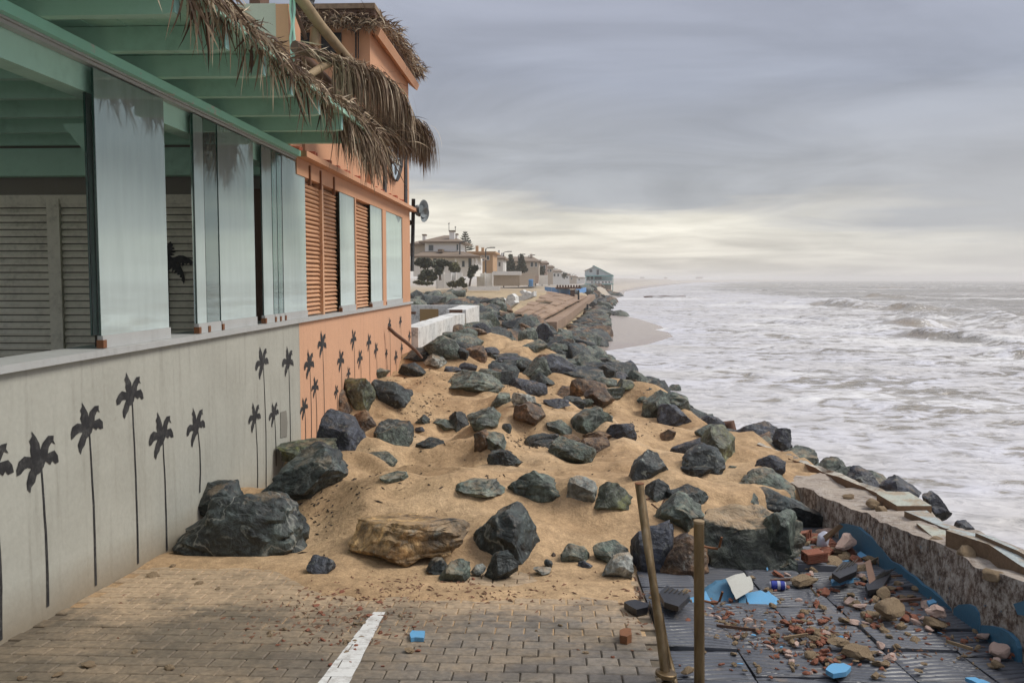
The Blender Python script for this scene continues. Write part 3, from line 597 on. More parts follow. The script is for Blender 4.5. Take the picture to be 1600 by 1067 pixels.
# joists run across and stick out over the front; boards lie on them
JY = [1.9, 2.55, 3.15, 3.75, 4.39, 5.07, 5.72, 6.34, 7.07, 7.80, 8.50]
for i, y in enumerate(JY):
    ex = -1.84+random.uniform(-.02, .02)
    prof = [(-7.0, RT_+.004), (ex-.05, RT_+.004), (ex, RT_+.012), (ex, RT_+.138), (-7.0, RT_+.138)]
    j = mk('joist', M().prism([(a, y, b) for a, b in prof], (0, .07, 0)), MAT['green'], bar)
    mk('joist_end', M().box(ex+.001, ex+.008, y+.004, y+.066, RT_+.014, RT_+.137), MAT['greencut'], j)
for i in range(26):
    x1 = -1.80-i*.2; o = mk('roof_board', M().box(x1-.194, x1, -1.0, 8.98, RT_+.142, RT_+.165), MAT['green'], bar)
mk('edge_board', M().box(-1.795, -1.775, -1.0, 9.1, RT_+.130, RT_+.168), MAT['green'], bar)
mk('corbel', M().prism([(WX-.35, 6.2, z) for z in ()] or [(WX-.75, 6.0, CZ+1.05), (WX-.21, 6.0, CZ+1.05), (WX-.21, 6.0, CZ+.80), (WX-.55, 6.0, CZ+.80)], (0, .12, 0)), MAT['greenlight'], bar)
mk('rear_beam', M().box(-6.9, -2.8, 8.70, 8.85, CZ+1.02, RT_), MAT['green'], bar)
# inside: end wall with roller shutters, back and side left open to let daylight in
YE = 9.0
mk('end_wall', M().box(-7.2, WX-.21, YE, YE+.12, .8, RT_+.14), MAT['concrete'], bar)
#mk('side_wall', M().box(-7.4, -7.21, -1.2, YE+.12, .8, RT_+.2), MAT['dark'], bar)
#mk('rear_wall', M().box(-7.2, WX, -1.3, -1.02, .8, RT_+.2), MAT['dark'], bar)
mk('floor', M().box(-7.2, WX-.21, -1.0, YE, 1.2, 2.35), MAT['concrete'], bar)
z_t = CZ+(437-318)/1400*YE
mk('shutter_head', M().box(-7.1, -2.8, YE-.06, YE-.002, z_t, z_t+.09), MAT['shutter'], bar)
for xa, xb in [(-7.1, -5.12), (-4.98, -2.85)]:
    sh = mk('roller_shutter', M().box(xa, xb, YE-.012, YE-.004, 2.36, z_t), MAT['dark'], bar)
    z = 2.37
    while z < z_t-.03:
        jz = random.uniform(-.003, .003)
        mk('slat', M().prism([(xa, YE-.045+jz, z+.004), (xa, YE-.05+jz, z+.03), (xa, YE-.03, z+.066), (xa, YE-.014, z+.066), (xa, YE-.014, z+.004)], (xb-xa, 0, 0)), MAT['shutter'], sh); z += .0725
mk('shutter_post', M().box(-5.115, -4.985, YE-.075, YE-.004, 2.36, z_t+.05), MAT['shutter'], bar)
mk('brown_door', M().box(-3.08, -2.86, YE-.13, YE-.06, 2.36, CZ+.9), MAT['wood_dark'], bar)
mk('post', M().box(WX-.115, WX-.085, 5.13, 5.18, SILL, CZ+1.05), MAT['dark'], bar)

# glass panels standing on the sill
def panel(x0, x1, mat='glass', name='glass_panel', dxw=0.0, top=RT_-.1, rail=True, edge=True, y01=None):
    y0, y1 = y01 or (wy(x0), wy(x1)); xw = WX-.025+dxw
    g = mk(name, M().box(xw, xw+.010, y0, y1, SILL+.075, top), MAT[mat], bar)
    if edge: mk('glass_edge', M().box(xw-.001, xw+.011, y0-.007, y0-.0005, SILL+.075, top), MAT['glass_edge'], g)
    if rail:
        mk('bottom_rail', M().box(xw-.012, xw+.020, y0-.004, y1+.004, SILL+.001, SILL+.0745), MAT['sill'], g)
        mk('hinge', M().box(xw-.014, xw+.027, y0-.012, y0+.028, SILL+.004, SILL+.05), MAT['rust'], g)
    return g
panel(147, 257); panel(160, 250, 'glass', dxw=-.028, rail=False, edge=False); panel(149, 176, 'glass', dxw=-.056, rail=False)
panel(303, 318); panel(318.6, 339, 'glass_green'); panel(306, 330, 'glass_green', dxw=-.028, rail=False, edge=False)
panel(341, 397); panel(372, 396, dxw=-.028, rail=False, edge=False)
panel(410, 425); panel(426, 433, 'glass_green'); panel(434, 441, 'glass_green')
panel(442, 478)
for a, b in [(532, 555), (580, 598), (603, 629)]: panel(a, b, 'glass_horizon_white', top=CZ+1.20)

# orange front above the sill: piers, shutters, lintel, ledge, terracotta stubs
TZ = CZ+1.26
for a, b in [(555, 556.5), (598, 603.5), (629, 645)]:
    mk('pier', M().box(WX-.2, WX-.004, wy(a), min(wy(b), 16.2), SILL+.001, TZ-.20), MAT['towerwall'], bar)
mk('lintel', M().box(WX-.2, WX-.006, 9.01, 16.2, TZ-.198, TZ-.03), MAT['towerwall'], bar)
mk('dark_recess', M().box(WX-.24, WX-.201, 9.13, 16.15, SILL+.001, TZ-.2), MAT['towerwall'], bar)
mk('ledge', M().box(WX-.2, WX+.10, 9.0, 16.45, TZ-.028, TZ+.03), MAT['towerwall'], bar)
for a, b in [(479, 505), (507.5, 531)]+[(556.5, 580)]:
    ya, yb = wy(a), wy(b); sh = mk('louvred_shutter', M().box(WX-.13, WX-.12, ya, yb, SILL+.001, TZ-.21), MAT['oshutter'], bar); z = SILL+.01
    while z < TZ-.26:
        q = random.uniform(-.006, .006); r_ = random.uniform(-.004, .004)
        mk('slat', M().prism([(WX-.055+r_, ya+.01, z+.003+q*.4), (WX-.045+r_, ya+.01, z+.015+q*.4), (WX-.075, ya+.01, z+.043), (WX-.118, ya+.01, z+.043), (WX-.118, ya+.01, z+.002)], (0, yb-ya-.02, random.uniform(-.004, .004))), MAT['oshutter'], sh); z += .047
mk('shutter_mullion', M().box(WX-.12, WX-.02, wy(505)+.003, wy(507.5)-.003, SILL+.001, TZ-.20), MAT['oshutter'], bar)
for a in (483, 500, 521): mk('bracket', M().box(WX-.02, WX+.012, wy(a), wy(a)+.03, TZ-.27, TZ-.06), MAT['rust'], bar)
for a in (467, 487, 508, 527, 543.5, 559, 573, 586, 597, 607, 616, 625):
    y = wy(a); s_ = random.uniform(.8, 1.15); rz = random.uniform(-.2, .2); m = M()
    for q in range(3): m.tube([(WX-.12, y+q*.055-.05, TZ+.065), (WX+.03+random.uniform(-.03, .03), y+q*.055-.05+rz*.1, TZ+.062*s_)], .034*s_, 7)
    mk('terracotta_stub', m, MAT['terracotta'], bar)
# upper storey: set-back terrace wall, cream block, tower
mk('terrace_wall', M().box(-2.84, -2.64, 9.6, 12.78, TZ+.031, CZ+1.86), MAT['towerwall'], bar)
mk('flat_roof', M().box(-7.2, WX-.0, 9.13, 16.2, TZ-.027, TZ+.028), MAT['concrete'], bar)
cb = mk('cream_block', M().box(-4.3, -2.79, 9.14, 9.55, TZ+.03, CZ+2.78), MAT['cream'], bar)
mk('orange_quoin', M().box(-2.789, -2.66, 9.13, 9.56, TZ+.03, CZ+2.77), MAT['towerwall'], bar)
mk('short_pier', M().box(-3.08, -2.97, 9.2, 9.5, CZ+2.781, CZ+3.2), MAT['wood_dark'], bar)
tw = mk('tower', M().box(-4.6, WX-.012, 12.8, 16.2, TZ+.031, CZ+3.62), MAT['towerwall'], bar)
for a, b, c_, d in [(467, 487, 52, 84), (502, 534, 52, 84)]:
    p0, p1 = at(a, c_, 12.79), at(b, d, 12.79); mk('window', M().box(p0[0], p1[0], 12.775, 12.798, p1[2], p0[2]), MAT['black'], tw)
# eaves board along the sea side and a slim one to the front
mk('eaves_board', M().prism([(WX-.011, 12.72, CZ+3.62), (WX+.09, 12.72, CZ+3.62), (WX+.16, 12.72, CZ+3.5), (WX+.12, 12.72, CZ+3.40), (WX-.011, 12.72, CZ+3.5)], (0, 3.65, 0)), MAT['towerwall'], tw)
mk('roof_slab', M().prism([(-4.8, 12.55, CZ+3.63), (WX+.1, 12.55, CZ+3.63), (WX+.1, 16.4, CZ+3.63), (-4.8, 16.4, CZ+3.63)], (0, 0, .1)), MAT['wood_dark'], tw)
# slots and shield emblem on the tower's sea side
X0 = WX-.008
for a, b, t_, bb in [(598.5, 602.5, 150, 308), (631.5, 635, 190, 326)]:
    mk('dark_strip', M().prism([onx(a, t_, X0), onx(b, t_, X0), onx(b, bb, X0), onx(a, bb, X0)], (.02, 0, 0)), MAT['black'], tw)
def on(pts, X_): return [onx(a, b, X_) for a, b in pts]
em = mk('emblem', M().prism(on([(605, 195), (627, 190), (627.5, 240), (624, 266), (620, 279), (617, 284), (612, 277), (608, 255), (605.5, 232)], X0+.01), (.05, 0, 0)), MAT['black'], tw)
MAT['emblem'] = painted('emblem_panel', (.42, .52, .60), .35, amt=.2)
mk('emblem_panel', M().prism(on([(612, 258), (619, 250), (624.5, 246), (623, 262), (620, 274), (617.3, 281), (613.5, 274)], X0+.061), (.008, 0, 0)), MAT['emblem'], em)
mk('emblem_band', M().prism(on([(603.5, 240), (628, 252), (628, 262), (604, 248)], X0+.062), (.02, 0, 0)), MAT['black'], em)
for i, a in enumerate((606, 609.5, 613, 616.5, 620, 623.5)):
    b0 = 243+(a-605)*.5; st = [(a, b0), (a+.9, b0+.4), (a+.9, b0+5.2), (a, b0+4.8)]; mk('letter_stroke', M().prism(on(st, X0+.083), (.004, 0, 0)), MAT['white_render'], em)
    st = [(a+.9, b0+(.4, 2.4, 4.2)[i % 3]), (a+2.4, b0+(1.1, 3.1, 4.9)[i % 3]), (a+2.4, b0+(1.9, 3.9, 5.7)[i % 3]), (a+.9, b0+(1.2, 3.2, 5.0)[i % 3])]; mk('letter_stroke', M().prism(on(st, X0+.083), (.004, 0, 0)), MAT['white_render'], em)
for i, (a, b) in enumerate([(608.5, 205), (612, 205), (616, 203), (620, 201), (624, 200)]):
    mk('emblem_line', M().prism(on([(a, b), (a+1.3, b), (a+1.3, b+34+i), (a, b+33+i)], X0+.061), (.006, 0, 0)), MAT['emblem'], em)
mk('emblem_figure', M().prism(on([(616.5, 262), (618.8, 258), (620.2, 263), (619.4, 272), (617.8, 274), (616.6, 270)], X0+.070), (.004, 0, 0)), MAT['black'], em)
# coiled cable on the tower front
mk('cable', M().tube([at(a, b, 12.76) for a, b in [(556, 92), (556, 52), (553, 48), (551, 44), (555, 40), (561, 42), (563, 47)]], .012, 5).tube([at(a, b, 12.76) for a, b in [(560, 48), (560, 92)]], .008, 5), MAT['black'], tw, smooth=True)

# ---- palm stencils sprayed on the wall
def frond(base, ang, L, wdt, droop, n=7, rag=.3):
    """one stencilled frond as a ragged outline in (y, z)"""
    c_ = []; a = ang; p = np.array(base, float); pts = [p.copy()]
    for i in range(n): p = p+np.array([math.cos(a), math.sin(a)])*L/n; pts.append(p.copy()); a += droop/n
    up, dn = [], []
    for i, q in enumerate(pts):
        t = i/n; d = pts[min(i+1, n)]-pts[max(i-1, 0)]; d /= np.hypot(*d); nn = np.array([-d[1], d[0]]); w_ = wdt*(math.sin(math.pi*min(1, t*.85+.18))**.7)*(1+random.uniform(-rag, rag)*(0 < i < n)); w_ = w_ if i < n else .002
        up.append(q+nn*w_*.45); dn.append(q-nn*w_*.8)
        if 0 < i < n: dn.append(q-nn*w_*.35+d*L/n*.45)
    return up+dn[::-1]
CROWN = [(105, 225), (119, 250), (130, 275), (133, 300), (143, 275), (163, 256), (184, 257), (190, 292), (177, 281), (166, 300), (162, 318), (186, 316), (200, 335), (204, 362), (190, 364), (180, 350), (172, 362), (152, 345), (146, 362), (136, 378), (122, 384), (112, 405), (94, 438), (84, 425), (82, 396), (94, 368), (104, 352), (88, 348), (75, 352), (64, 366), (51, 366), (49, 343), (60, 318), (78, 308), (98, 314), (104, 318), (99, 290), (96, 258)]
def stencil(cx, cyp, base_py, s=1.0, parent=None, plane=WX+.003, flat=False):
    c_ = onx(cx, cyp, plane); y0, z0 = c_[1], c_[2]; m = M(); s *= random.uniform(.94, 1.04)
    mir = -1 if random.random() < 0 else 1; s *= .9; L = .165*s; W_ = .088*s; lay = 0
    def put(poly):
        nonlocal lay
        # triangulated fan along the frond: quads between the two sides
        m.prism([(plane+lay*.00012, y0+mir*a, z0+b) for a, b in poly], (.0004, 0, 0)); lay += 1
    out = []; n_ = len(CROWN); rot = random.uniform(-.09, .09); cr, sr = math.cos(rot), math.sin(rot); wob = [random.uniform(-.007, .007) for _ in range(2*n_)]
    for i in range(n_):
        (xa, ya), (xb, yb) = CROWN[i], CROWN[(i+1) % n_]; L_ = math.hypot(xb-xa, yb-ya); nx_, ny_ = (yb-ya)/L_, -(xb-xa)/L_; k_ = max(1, int(L_/16))
        for q in range(k_):
            t = q/k_; j = (random.uniform(2.5, 6.5) if q % 2 else random.uniform(-2, .5)) if k_ > 1 else 0
            a = (xa+(xb-xa)*t+nx_*-j-135)*.40/153+wob[2*i], -(ya+(yb-ya)*t+ny_*-j-375)*.33/215+wob[2*i+1]*.6
            out.append(((a[0]*cr-a[1]*sr)*s, (a[0]*sr+a[1]*cr)*s+.0))
    put([(a, b-.085*s) for a, b in out])
    # trunk, slightly bowed
    zb = onx(cx, base_py, plane)[2]; n = 10; bow = random.uniform(.01, .035); Lt = z0-zb; le, ri = [], []
    for i in range(n+1):
        t = i/n; yy_ = .02*t+bow*math.sin(t*math.pi)+random.uniform(-.002, .002); w_ = .0055+.006*t
        le.append((yy_-w_, -Lt*t)); ri.append((yy_+w_, -Lt*t))
    put(le+ri[::-1]); return mk('palm_stencil', m, MAT['black'], parent or gw)
for a in [(-14, 728, 1010, 1), (63, 712, 955, 1), (139, 660, 922, 1), (206, 612, 887, 1), (254, 674, 865, 1), (308, 661, 772, 1), (399, 648, 772, .9), (411, 562, 765, 1.05), (429, 643, 730, .85), (451, 562, 700, 1.0)]: stencil(*a[:3], s=a[3])
for a in [(484, 566, 700, 1.1), (504, 535, 700, 1.05), (493, 603, 690, .8), (476, 634, 690, .85), (533, 561, 640, 1.0), (553, 528, 620, 1.0), (545, 582, 620, .6), (563, 558, 600, .95), (577, 533, 600, .95), (588, 545, 600, .9), (604, 551, 585, .6), (609, 506, 590, .85), (619, 556, 590, .9), (626, 501, 575, .8), (628, 543, 590, .7), (640, 524, 570, .8), (526, 610, 640, .6)]: stencil(*a[:3], s=a[3], parent=ow)
# the bigger palm painted on the cream shutter inside (drawn in the x-z plane)
m = M(); c_ = at(262, 412, YE-.056); lay = 0
for ang, d, l in [(86, -.2, .95), (30, -1.3, 1.25), (-15, -1.5, 1.2), (150, 1.4, 1.2), (200, 1.2, 1.1), (248, .3, .8)]:
    m.prism([(c_[0]+a, c_[1]-lay*.0008, c_[2]+b) for a, b in frond((0, 0), R(ang), .24*l, .085, d)], (0, -.0006, 0)); lay += 1
m.prism([(c_[0]-.012, c_[1]-.006, c_[2]), (c_[0]+.012, c_[1]-.006, c_[2]), (c_[0]+.0, c_[1]-.006, 2.4), (c_[0]-.03, c_[1]-.006, 2.4)], (0, -.001, 0))
mk('palm_painting', m, MAT['black'], bar)

# ================================================================== THATCH
def thatchfn(t, p, tc):
    rnd = t.new('ShaderNodeNewGeometry').outputs['Random Per Island']
    c = t.ramp(rnd, [(0, (.06, .036, .024)), (.25, (.13, .082, .052)), (.55, (.22, .155, .10)), (.82, (.38, .29, .19)), (1, (.56, .47, .34))])
    c = t.mix(1.0, c, t.ramp(t.noise(tc, 12, 5), [(.3, .7), (.7, 1.25)]), 'MULTIPLY'); S_(t, p, c, .75, spec=.3)
MAT['thatch'] = material('dry_palm_leaf', thatchfn)
def blade(m, p, d, L, w_, sag, curl=0, n=5):
    p = np.array(p, float); d = np.array(d, float); d /= np.linalg.norm(d); side = np.cross(d, (random.uniform(-1, 1), random.uniform(-1, 1), .3)); side /= np.linalg.norm(side)+1e-9
    vs_ = []
    for i in range(n+1):
        t = i/n; ww = w_*(.7+.6*t if t < .4 else (1.15-1.15*t)/.75*1.0)+.001
        vs_ += [p+side*ww, p-side*ww] if i < n else [p]
        d = d+np.array([0, 0, -sag/n])+curl*side/n; d /= np.linalg.norm(d); p = p+d*L/n
    m.add(vs_, [(2*i, 2*i+1, 2*i+3, 2*i+2) for i in range(n-1)]+[(2*n-2, 2*n-1, 2*n)])
def lerp_spine(sp, t):
    n = len(sp)-1; q = min(t*n, n-1e-6); i = int(q); f = q-i; return sp[i]*(1-f)+sp[i+1]*f
def thatch(name, spine, count, fn, parent):
    sp = [at(*q) for q in spine]; m = M()
    for _ in range(count):
        t = random.random(); p = lerp_spine(sp, t); ax_ = lerp_spine(sp, min(1, t+.05))-lerp_spine(sp, max(0, t-.05)); ax_ /= np.linalg.norm(ax_)
        fn(m, t, p, ax_)
    return kind(mk(name, m, MAT['thatch'], parent), 'stuff')
rn = lambda s=1.0: random.gauss(0, s)
# 1. tangled leaf mat along the green roof's edge
T1 = thing('thatch_fringe', 'ragged brown palm thatch lying along the edge of the green timber roof', 'thatch', (-1.8, 6, CZ+1.48))
SP1 = [(255, -55, 4.2), (300, -12, 4.5), (350, 33, 5.05), (398, 74, 5.6), (438, 108, 6.1), (480, 142, 6.8), (520, 165, 7.6), (550, 190, 8.3), (578, 212, 9.0)]
def f1(m, t, p, a):
    p = p+np.array([.05, 0, .0])+np.array([rn(.04), rn(.06), abs(rn(.03))+.005])
    if random.random() < .5: d = a*random.choice([1, 1, 1, -.6])+np.array([rn(.4)+.1, rn(.3), rn(.35)]); L = random.uniform(.07, .21); sag = random.uniform(.1, .8)
    else: d = np.array([rn(.5)+.25, rn(.5), -.25+rn(.45)])+a*.7; L = random.uniform(.06, .17); sag = random.uniform(.4, 1.6)
    blade(m, p, d, L, random.uniform(.003, .008), sag, rn(.6))
thatch('leaf_mat', SP1, 1700, f1, T1)
def f1h(m, t, p, a):
    clump = min((abs(t-c0) for c0 in (.13, .22, .37, .47, .60, .72))); 
    if clump > .022 and random.random() < .93: return
    blade(m, p+np.array([rn(.03), rn(.05), -.02]), np.array([rn(.22), rn(.22)+.1, -1.0])+a*.45, random.uniform(.14, .36), random.uniform(.003, .008), 1.0, rn(.5))
thatch('hanging_leaves', SP1, 460, f1h, T1)
def f1e(m, t, p, a): blade(m, p+np.array([rn(.05), rn(.12), rn(.04)]), np.array([.35+rn(.22), rn(.3)+.25, -.45+rn(.3)]), random.uniform(.28, .58), random.uniform(.004, .009), 2.6, rn(.5), 7)
thatch('end_bundle', [(520, 165, 8.0), (545, 185, 8.5), (572, 210, 9.0), (585, 224, 9.2)], 520, f1e, T1)
# 2. collapsed parasol roof: poles and three drooping bundles
T2 = thing('collapsed_thatch_awning', 'collapsed pole awning with drooping palm thatch bundles between the green roof and the orange tower', 'awning', (-2.0, 10.0, CZ+1.3))
def pole(pts, r_, mat='wood', parent=T2, name='pole'): return mk(name, M().tube([at(*q) for q in pts], r_, 9), MAT[mat], parent, smooth=True, sharp=60)
pole([(455, -22, 8.9), (500, 40, 9.3), (550, 100, 9.8)], [.062, .056, .05])
pole([(493, 44, 9.35), (491, 72, 9.35)], .052)
pole([(460, 73, 8.9), (500, 86, 9.2), (540, 102, 9.6)], [.06, .058, .05], 'wood_dark')
pole([(478, 121, 8.8), (503, 105, 9.1), (520, 97, 9.3)], [.035, .04, .035])
pole([(468, 88, 9.2), (505, 128, 9.6), (560, 180, 10.2), (612, 222, 10.8)], [.075, .085, .08, .06], 'wood_dark')
pole([(577, 237, 10.2), (596, 226, 10.4), (622, 210, 10.7)], [.05, .046, .04], 'wood_dark')
pole([(455, 0, 9.1), (478, 62, 9.3)], .02, 'wood_dark')
def f2(sagx, L0, L1, out, outy, wd=.0085):
    def fn(m, t, p, a):
        p = p+np.array([rn(.035), rn(.06), rn(.03)])
        blade(m, p, np.array([out+rn(.22)+.45*t, outy+rn(.28), .10+rn(.16)])+a*.5, random.uniform(L0, L1)*(.75+.3*t), random.uniform(.004, wd), sagx*random.uniform(.8, 1.2), rn(.35), 8)
    return fn
thatch('palm_bundle', [(528, 95, 9.2), (552, 101, 9.5), (578, 112, 9.8), (600, 126, 10.1), (616, 142, 10.4), (628, 165, 10.6)], 1150, f2(6.0, .42, .66, -.12, -.1, .012), T2)
thatch('palm_bundle', [(468, 72, 8.9), (500, 84, 9.1), (530, 94, 9.3), (556, 102, 9.6)], 260, lambda m, t, p, a: blade(m, p+np.array([rn(.025), rn(.05), rn(.025)]), a+np.array([rn(.2), rn(.2), rn(.14)]), random.uniform(.12, .3), .006, .4, rn(.4)), T2)
thatch('palm_bundle', [(614, 196, 10.5), (628, 191, 10.7), (643, 191, 10.9), (656, 198, 11.1)], 950, f2(5.6, .44, .66, .06, 0, .012), T2)
thatch('palm_bundle', [(545, 175, 10.0), (575, 190, 10.2), (605, 200, 10.4), (625, 200, 10.6)], 520, lambda m, t, p, a: blade(m, p+np.array([rn(.05), rn(.1), rn(.10)]), a+np.array([rn(.5), rn(.3), rn(.4)]), random.uniform(.15, .42), .007, 1.2, rn(.6)), T2)
# 3. tower roof thatch
T3 = thing('tower_thatch', 'bristling palm thatch along the eaves of the orange tower roof', 'thatch', (-3.0, 14, CZ+3.8))
def f3(m, t, p, a): blade(m, p+np.array([rn(.06), rn(.06), rn(.05)]), np.array([.40+rn(.35), -.1+rn(.35), .25+rn(.35)])+a*.5, random.uniform(.10, .26), random.uniform(.006, .013), 1.6, rn(.4))
thatch('eaves_leaves', [(586, 36, 12.8), (602, 44, 13.5), (617, 60, 14.2), (632, 82, 15.0), (645, 103, 15.8), (652, 116, 16.3)], 1100, f3, T3)
thatch('eaves_leaves', [(455, 38, 12.5), (500, 34, 12.5), (545, 33, 12.5), (590, 36, 12.6)], 1000, lambda m, t, p, a: blade(m, p+np.array([rn(.06), rn(.06), rn(.045)]), np.array([rn(.7), -.25+rn(.3), .25+rn(.35)]), random.uniform(.08, .2), random.uniform(.006, .012), 1.4, rn(.4)), T3)
kind(mk('thatch_bed', M().prism([(-4.8, 12.5, CZ+3.72), (WX+.12, 12.5, CZ+3.72), (WX+.12, 16.5, CZ+3.72), (-4.8, 16.5, CZ+3.72)], (0, 0, .07)), MAT['thatch'], T3), 'stuff')
# black roll on the roof, green cabled mast
o = mk('black_roll', M().lathe(at(474, 12, 9.9), (0, 0, 1), [(0, .10), (.02, .125), (.05, .115), (.08, .125), (.11, .115), (.14, .125), (.17, .115), (.2, .12)]), MAT['black'], smooth=True, sharp=30); tag(o, 'black ribbed drum at the top edge beside the wooden poles', 'drum')
mast = thing('cable_mast', 'thin metal mast with green cables in front of the orange quoin', 'mast', at(457, 95, 9.05))
mk('mast_tube', M().tube([at(457.5, -25, 9.05), at(457.5, 96, 9.05)], .022, 8), MAT['ali'], mast, smooth=True)
for dx_ in (-4, 3): mk('green_cable', M().tube([at(457.5+dx_*q, y_, 9.02) for q, y_ in [(.4, -20), (1, 15), (.2, 40), (.9, 60), (.3, 95)]], .012, 6), MAT['green'], mast, smooth=True)
# loose hanging wire
o = mk('hanging_wire', M().tube([onx(a, b, WX+.05) for a, b in [(591, 290), (590, 275), (588, 265), (591, 250), (589, 232)]], .006, 5), MAT['black']); tag(o, 'thin bent wire hanging against the orange upper wall', 'wire')
# loudspeakers on a pole at the corner
spk = thing('loudspeaker_post', 'dark post with two grey horn loudspeakers at the seaward end of the orange wall', 'loudspeaker', at(645, 470, 16.5))
mk('post', M().tube([at(644, 424, 16.5), at(646, 311, 16.5)], .035, 8), MAT['black'], spk, smooth=True)
MAT['horn'] = painted('grey_horn', (.20, .23, .24), .5, amt=.3)
for a, b, s_, dz_ in [(650, 326, 1.0, .05), (652, 333, .85, -.12)]:
    h = mk('horn', M().lathe(at(a, b, 16.5), (.9, -.42, dz_-.1), [(-.03, .03), (0, .06*s_), (.06, .07*s_), (.08, .05*s_), (.12, .07*s_), (.15, .12*s_), (.17, .165*s_), (.165, .145*s_), (.12, .08*s_)]), MAT['horn'], spk, smooth=True, sharp=40)
mk('bracket', M().lathe(at(644, 348, 16.5), (-1, 0, 0), [(0, .02), (.03, .05), (.07, .05), (.09, .02)]), MAT['black'], spk)
# ================================================================== ROCKS
import bmesh
def ico(sub):
    bm = bmesh.new(); bmesh.ops.create_icosphere(bm, subdivisions=sub, radius=1); v = np.array([q.co[:] for q in bm.verts]); f = [tuple(a.index for a in q.verts) for q in bm.faces]; bm.free(); return v, f
ICO = {s: ico(s) for s in (3, 4, 5)}
def radial(poly, th):
    """distance from the origin to a closed outline along each angle"""
    P_ = np.array(poly, float); Q_ = np.roll(P_, -1, 0); d = np.stack([np.cos(th), np.sin(th)], -1); best = np.full(len(th), 1e9)
    for a, b in zip(P_, Q_):
        e = b-a; den = d[:, 0]*e[1]-d[:, 1]*e[0]; den = np.where(np.abs(den) < 1e-9, 1e-9, den)
        t = (a[0]*e[1]-a[1]*e[0])/den; s_ = (a[0]*d[:, 1]-a[1]*d[:, 0])/den
        ok = (t > 0) & (s_ >= -1e-6) & (s_ <= 1+1e-6); best = np.where(ok & (t < best), t, best)
    return np.where(best > 1e8, .5, best)
def rock_shape(rs, sub=4, poly=None, cuts=9, rough=.05, depth=.85):
    v, f = ICO[sub]; v = v.copy(); th = np.arctan2(v[:, 2], v[:, 0]); rho = np.sqrt(v[:, 0]**2+v[:, 2]**2)
    if poly is None:
        n = rs.randint(5, 8); an = np.sort((np.arange(n)+rs.uniform(-.36, .36, n))*2*math.pi/n+rs.uniform(0, 6)); rad = rs.uniform(.72, 1.15, n)
        poly = np.stack([np.cos(an)*rad, np.sin(an)*rad], -1); poly[:, 1] = np.clip(poly[:, 1], -.7, None); poly = (poly-(poly.max(0)+poly.min(0))/2)/((poly.max(0)-poly.min(0))/2)
    Rr_ = radial(poly, th); q = np.minimum(1, rho**.55); yv = np.sign(v[:, 1])*np.abs(v[:, 1])**.8
    p = np.stack([np.cos(th)*Rr_*q, yv*depth, np.sin(th)*Rr_*q], -1)
    for i_ in range(cuts):
        n_ = rs.normal(size=3); n_[1] = -abs(n_[1])*.8-.45 if rs.rand() < .72 else abs(n_[1])+.5
        if i_ < 3: n_[2] = abs(n_[2])+.3
        n_ /= np.linalg.norm(n_); d_ = p@n_; lim = d_.max()*rs.uniform(.52 if cuts > 5 else .72, .84); over = np.maximum(d_-lim, 0); p = p-np.outer(over, n_)
    s = rs.uniform(0, 50); big_ = sub >= 4
    dn = np.array([mnoise.fractal(Vector(q_*1.5+s), .8, 2.2, 5) for q_ in p]); p = p*(1+rough*dn)[:, None]
    if big_:
        for fq, am in ((2.6, .08), (8.0, .028)):
            dv = np.array([(lambda d: d[0][1]-d[0][0])(mnoise.voronoi(Vector(q_*[1, 1.2, 1.6]*fq/1.6+s))) for q_ in p]); p = p*(1-am*(1-np.clip(dv*2.2, 0, 1)))[:, None]
    lo_, hi_ = p.min(0), p.max(0); p = (p-(lo_+hi_)/2)/((hi_-lo_)/2)*[1, depth, 1]
    return p, f
def add_rock(bbox, kd, label, poly=None, Y=None, depth=.85, seed=None, sink=.12, group=None, sub=None, cuts=9):
    x0, y0, x1, y1 = bbox; cx = (x0+x1)/2; seed = seed or int(x0*7+y0*3); rs = np.random.RandomState(seed)
    if Y is None:
        g = onground(cx, y1-(y1-y0)*.10); Y = g[1]+(x1-x0)/1400*g[1]*.25
    A, B = at(x0, y1, Y), at(x1, y0, Y); wd, hh = B[0]-A[0], B[2]-A[2]
    if poly is not None:
        P_ = np.array([[(a-cx)/((x1-x0)/2), -(b-(y0+y1)/2)/((y1-y0)/2)] for a, b in poly], float)
    else: P_ = None
    sub = sub or (5 if (x1-x0) > 85 else 4 if (x1-x0) > 20 else 3)
    p, f = rock_shape(rs, sub, P_, cuts=cuts, depth=1.0)
    p[:, 0] *= wd/2; p[:, 2] *= hh/2; p[:, 1] *= wd/2*depth
    low = p[:, 2] < -.55*hh/2
    if sink: p[:, 2] -= np.where(low, (-.55*hh/2-p[:, 2])*sink*4, 0)
    if Y < 16 and A[0] < 2.1 and not (A[0] > .45 and Y < 7.0) and sink: SK.append(((A[0]+B[0])/2, Y, wd, hh))
    p += np.array([(A[0]+B[0])/2, Y, (A[2]+B[2])/2])
    me_ = (p.tolist(), f)
    o = mk('boulder' if wd > .3 else 'stone', me_, MR[kd], smooth=True, sharp=32); tag(o, label, 'rock', group); return o
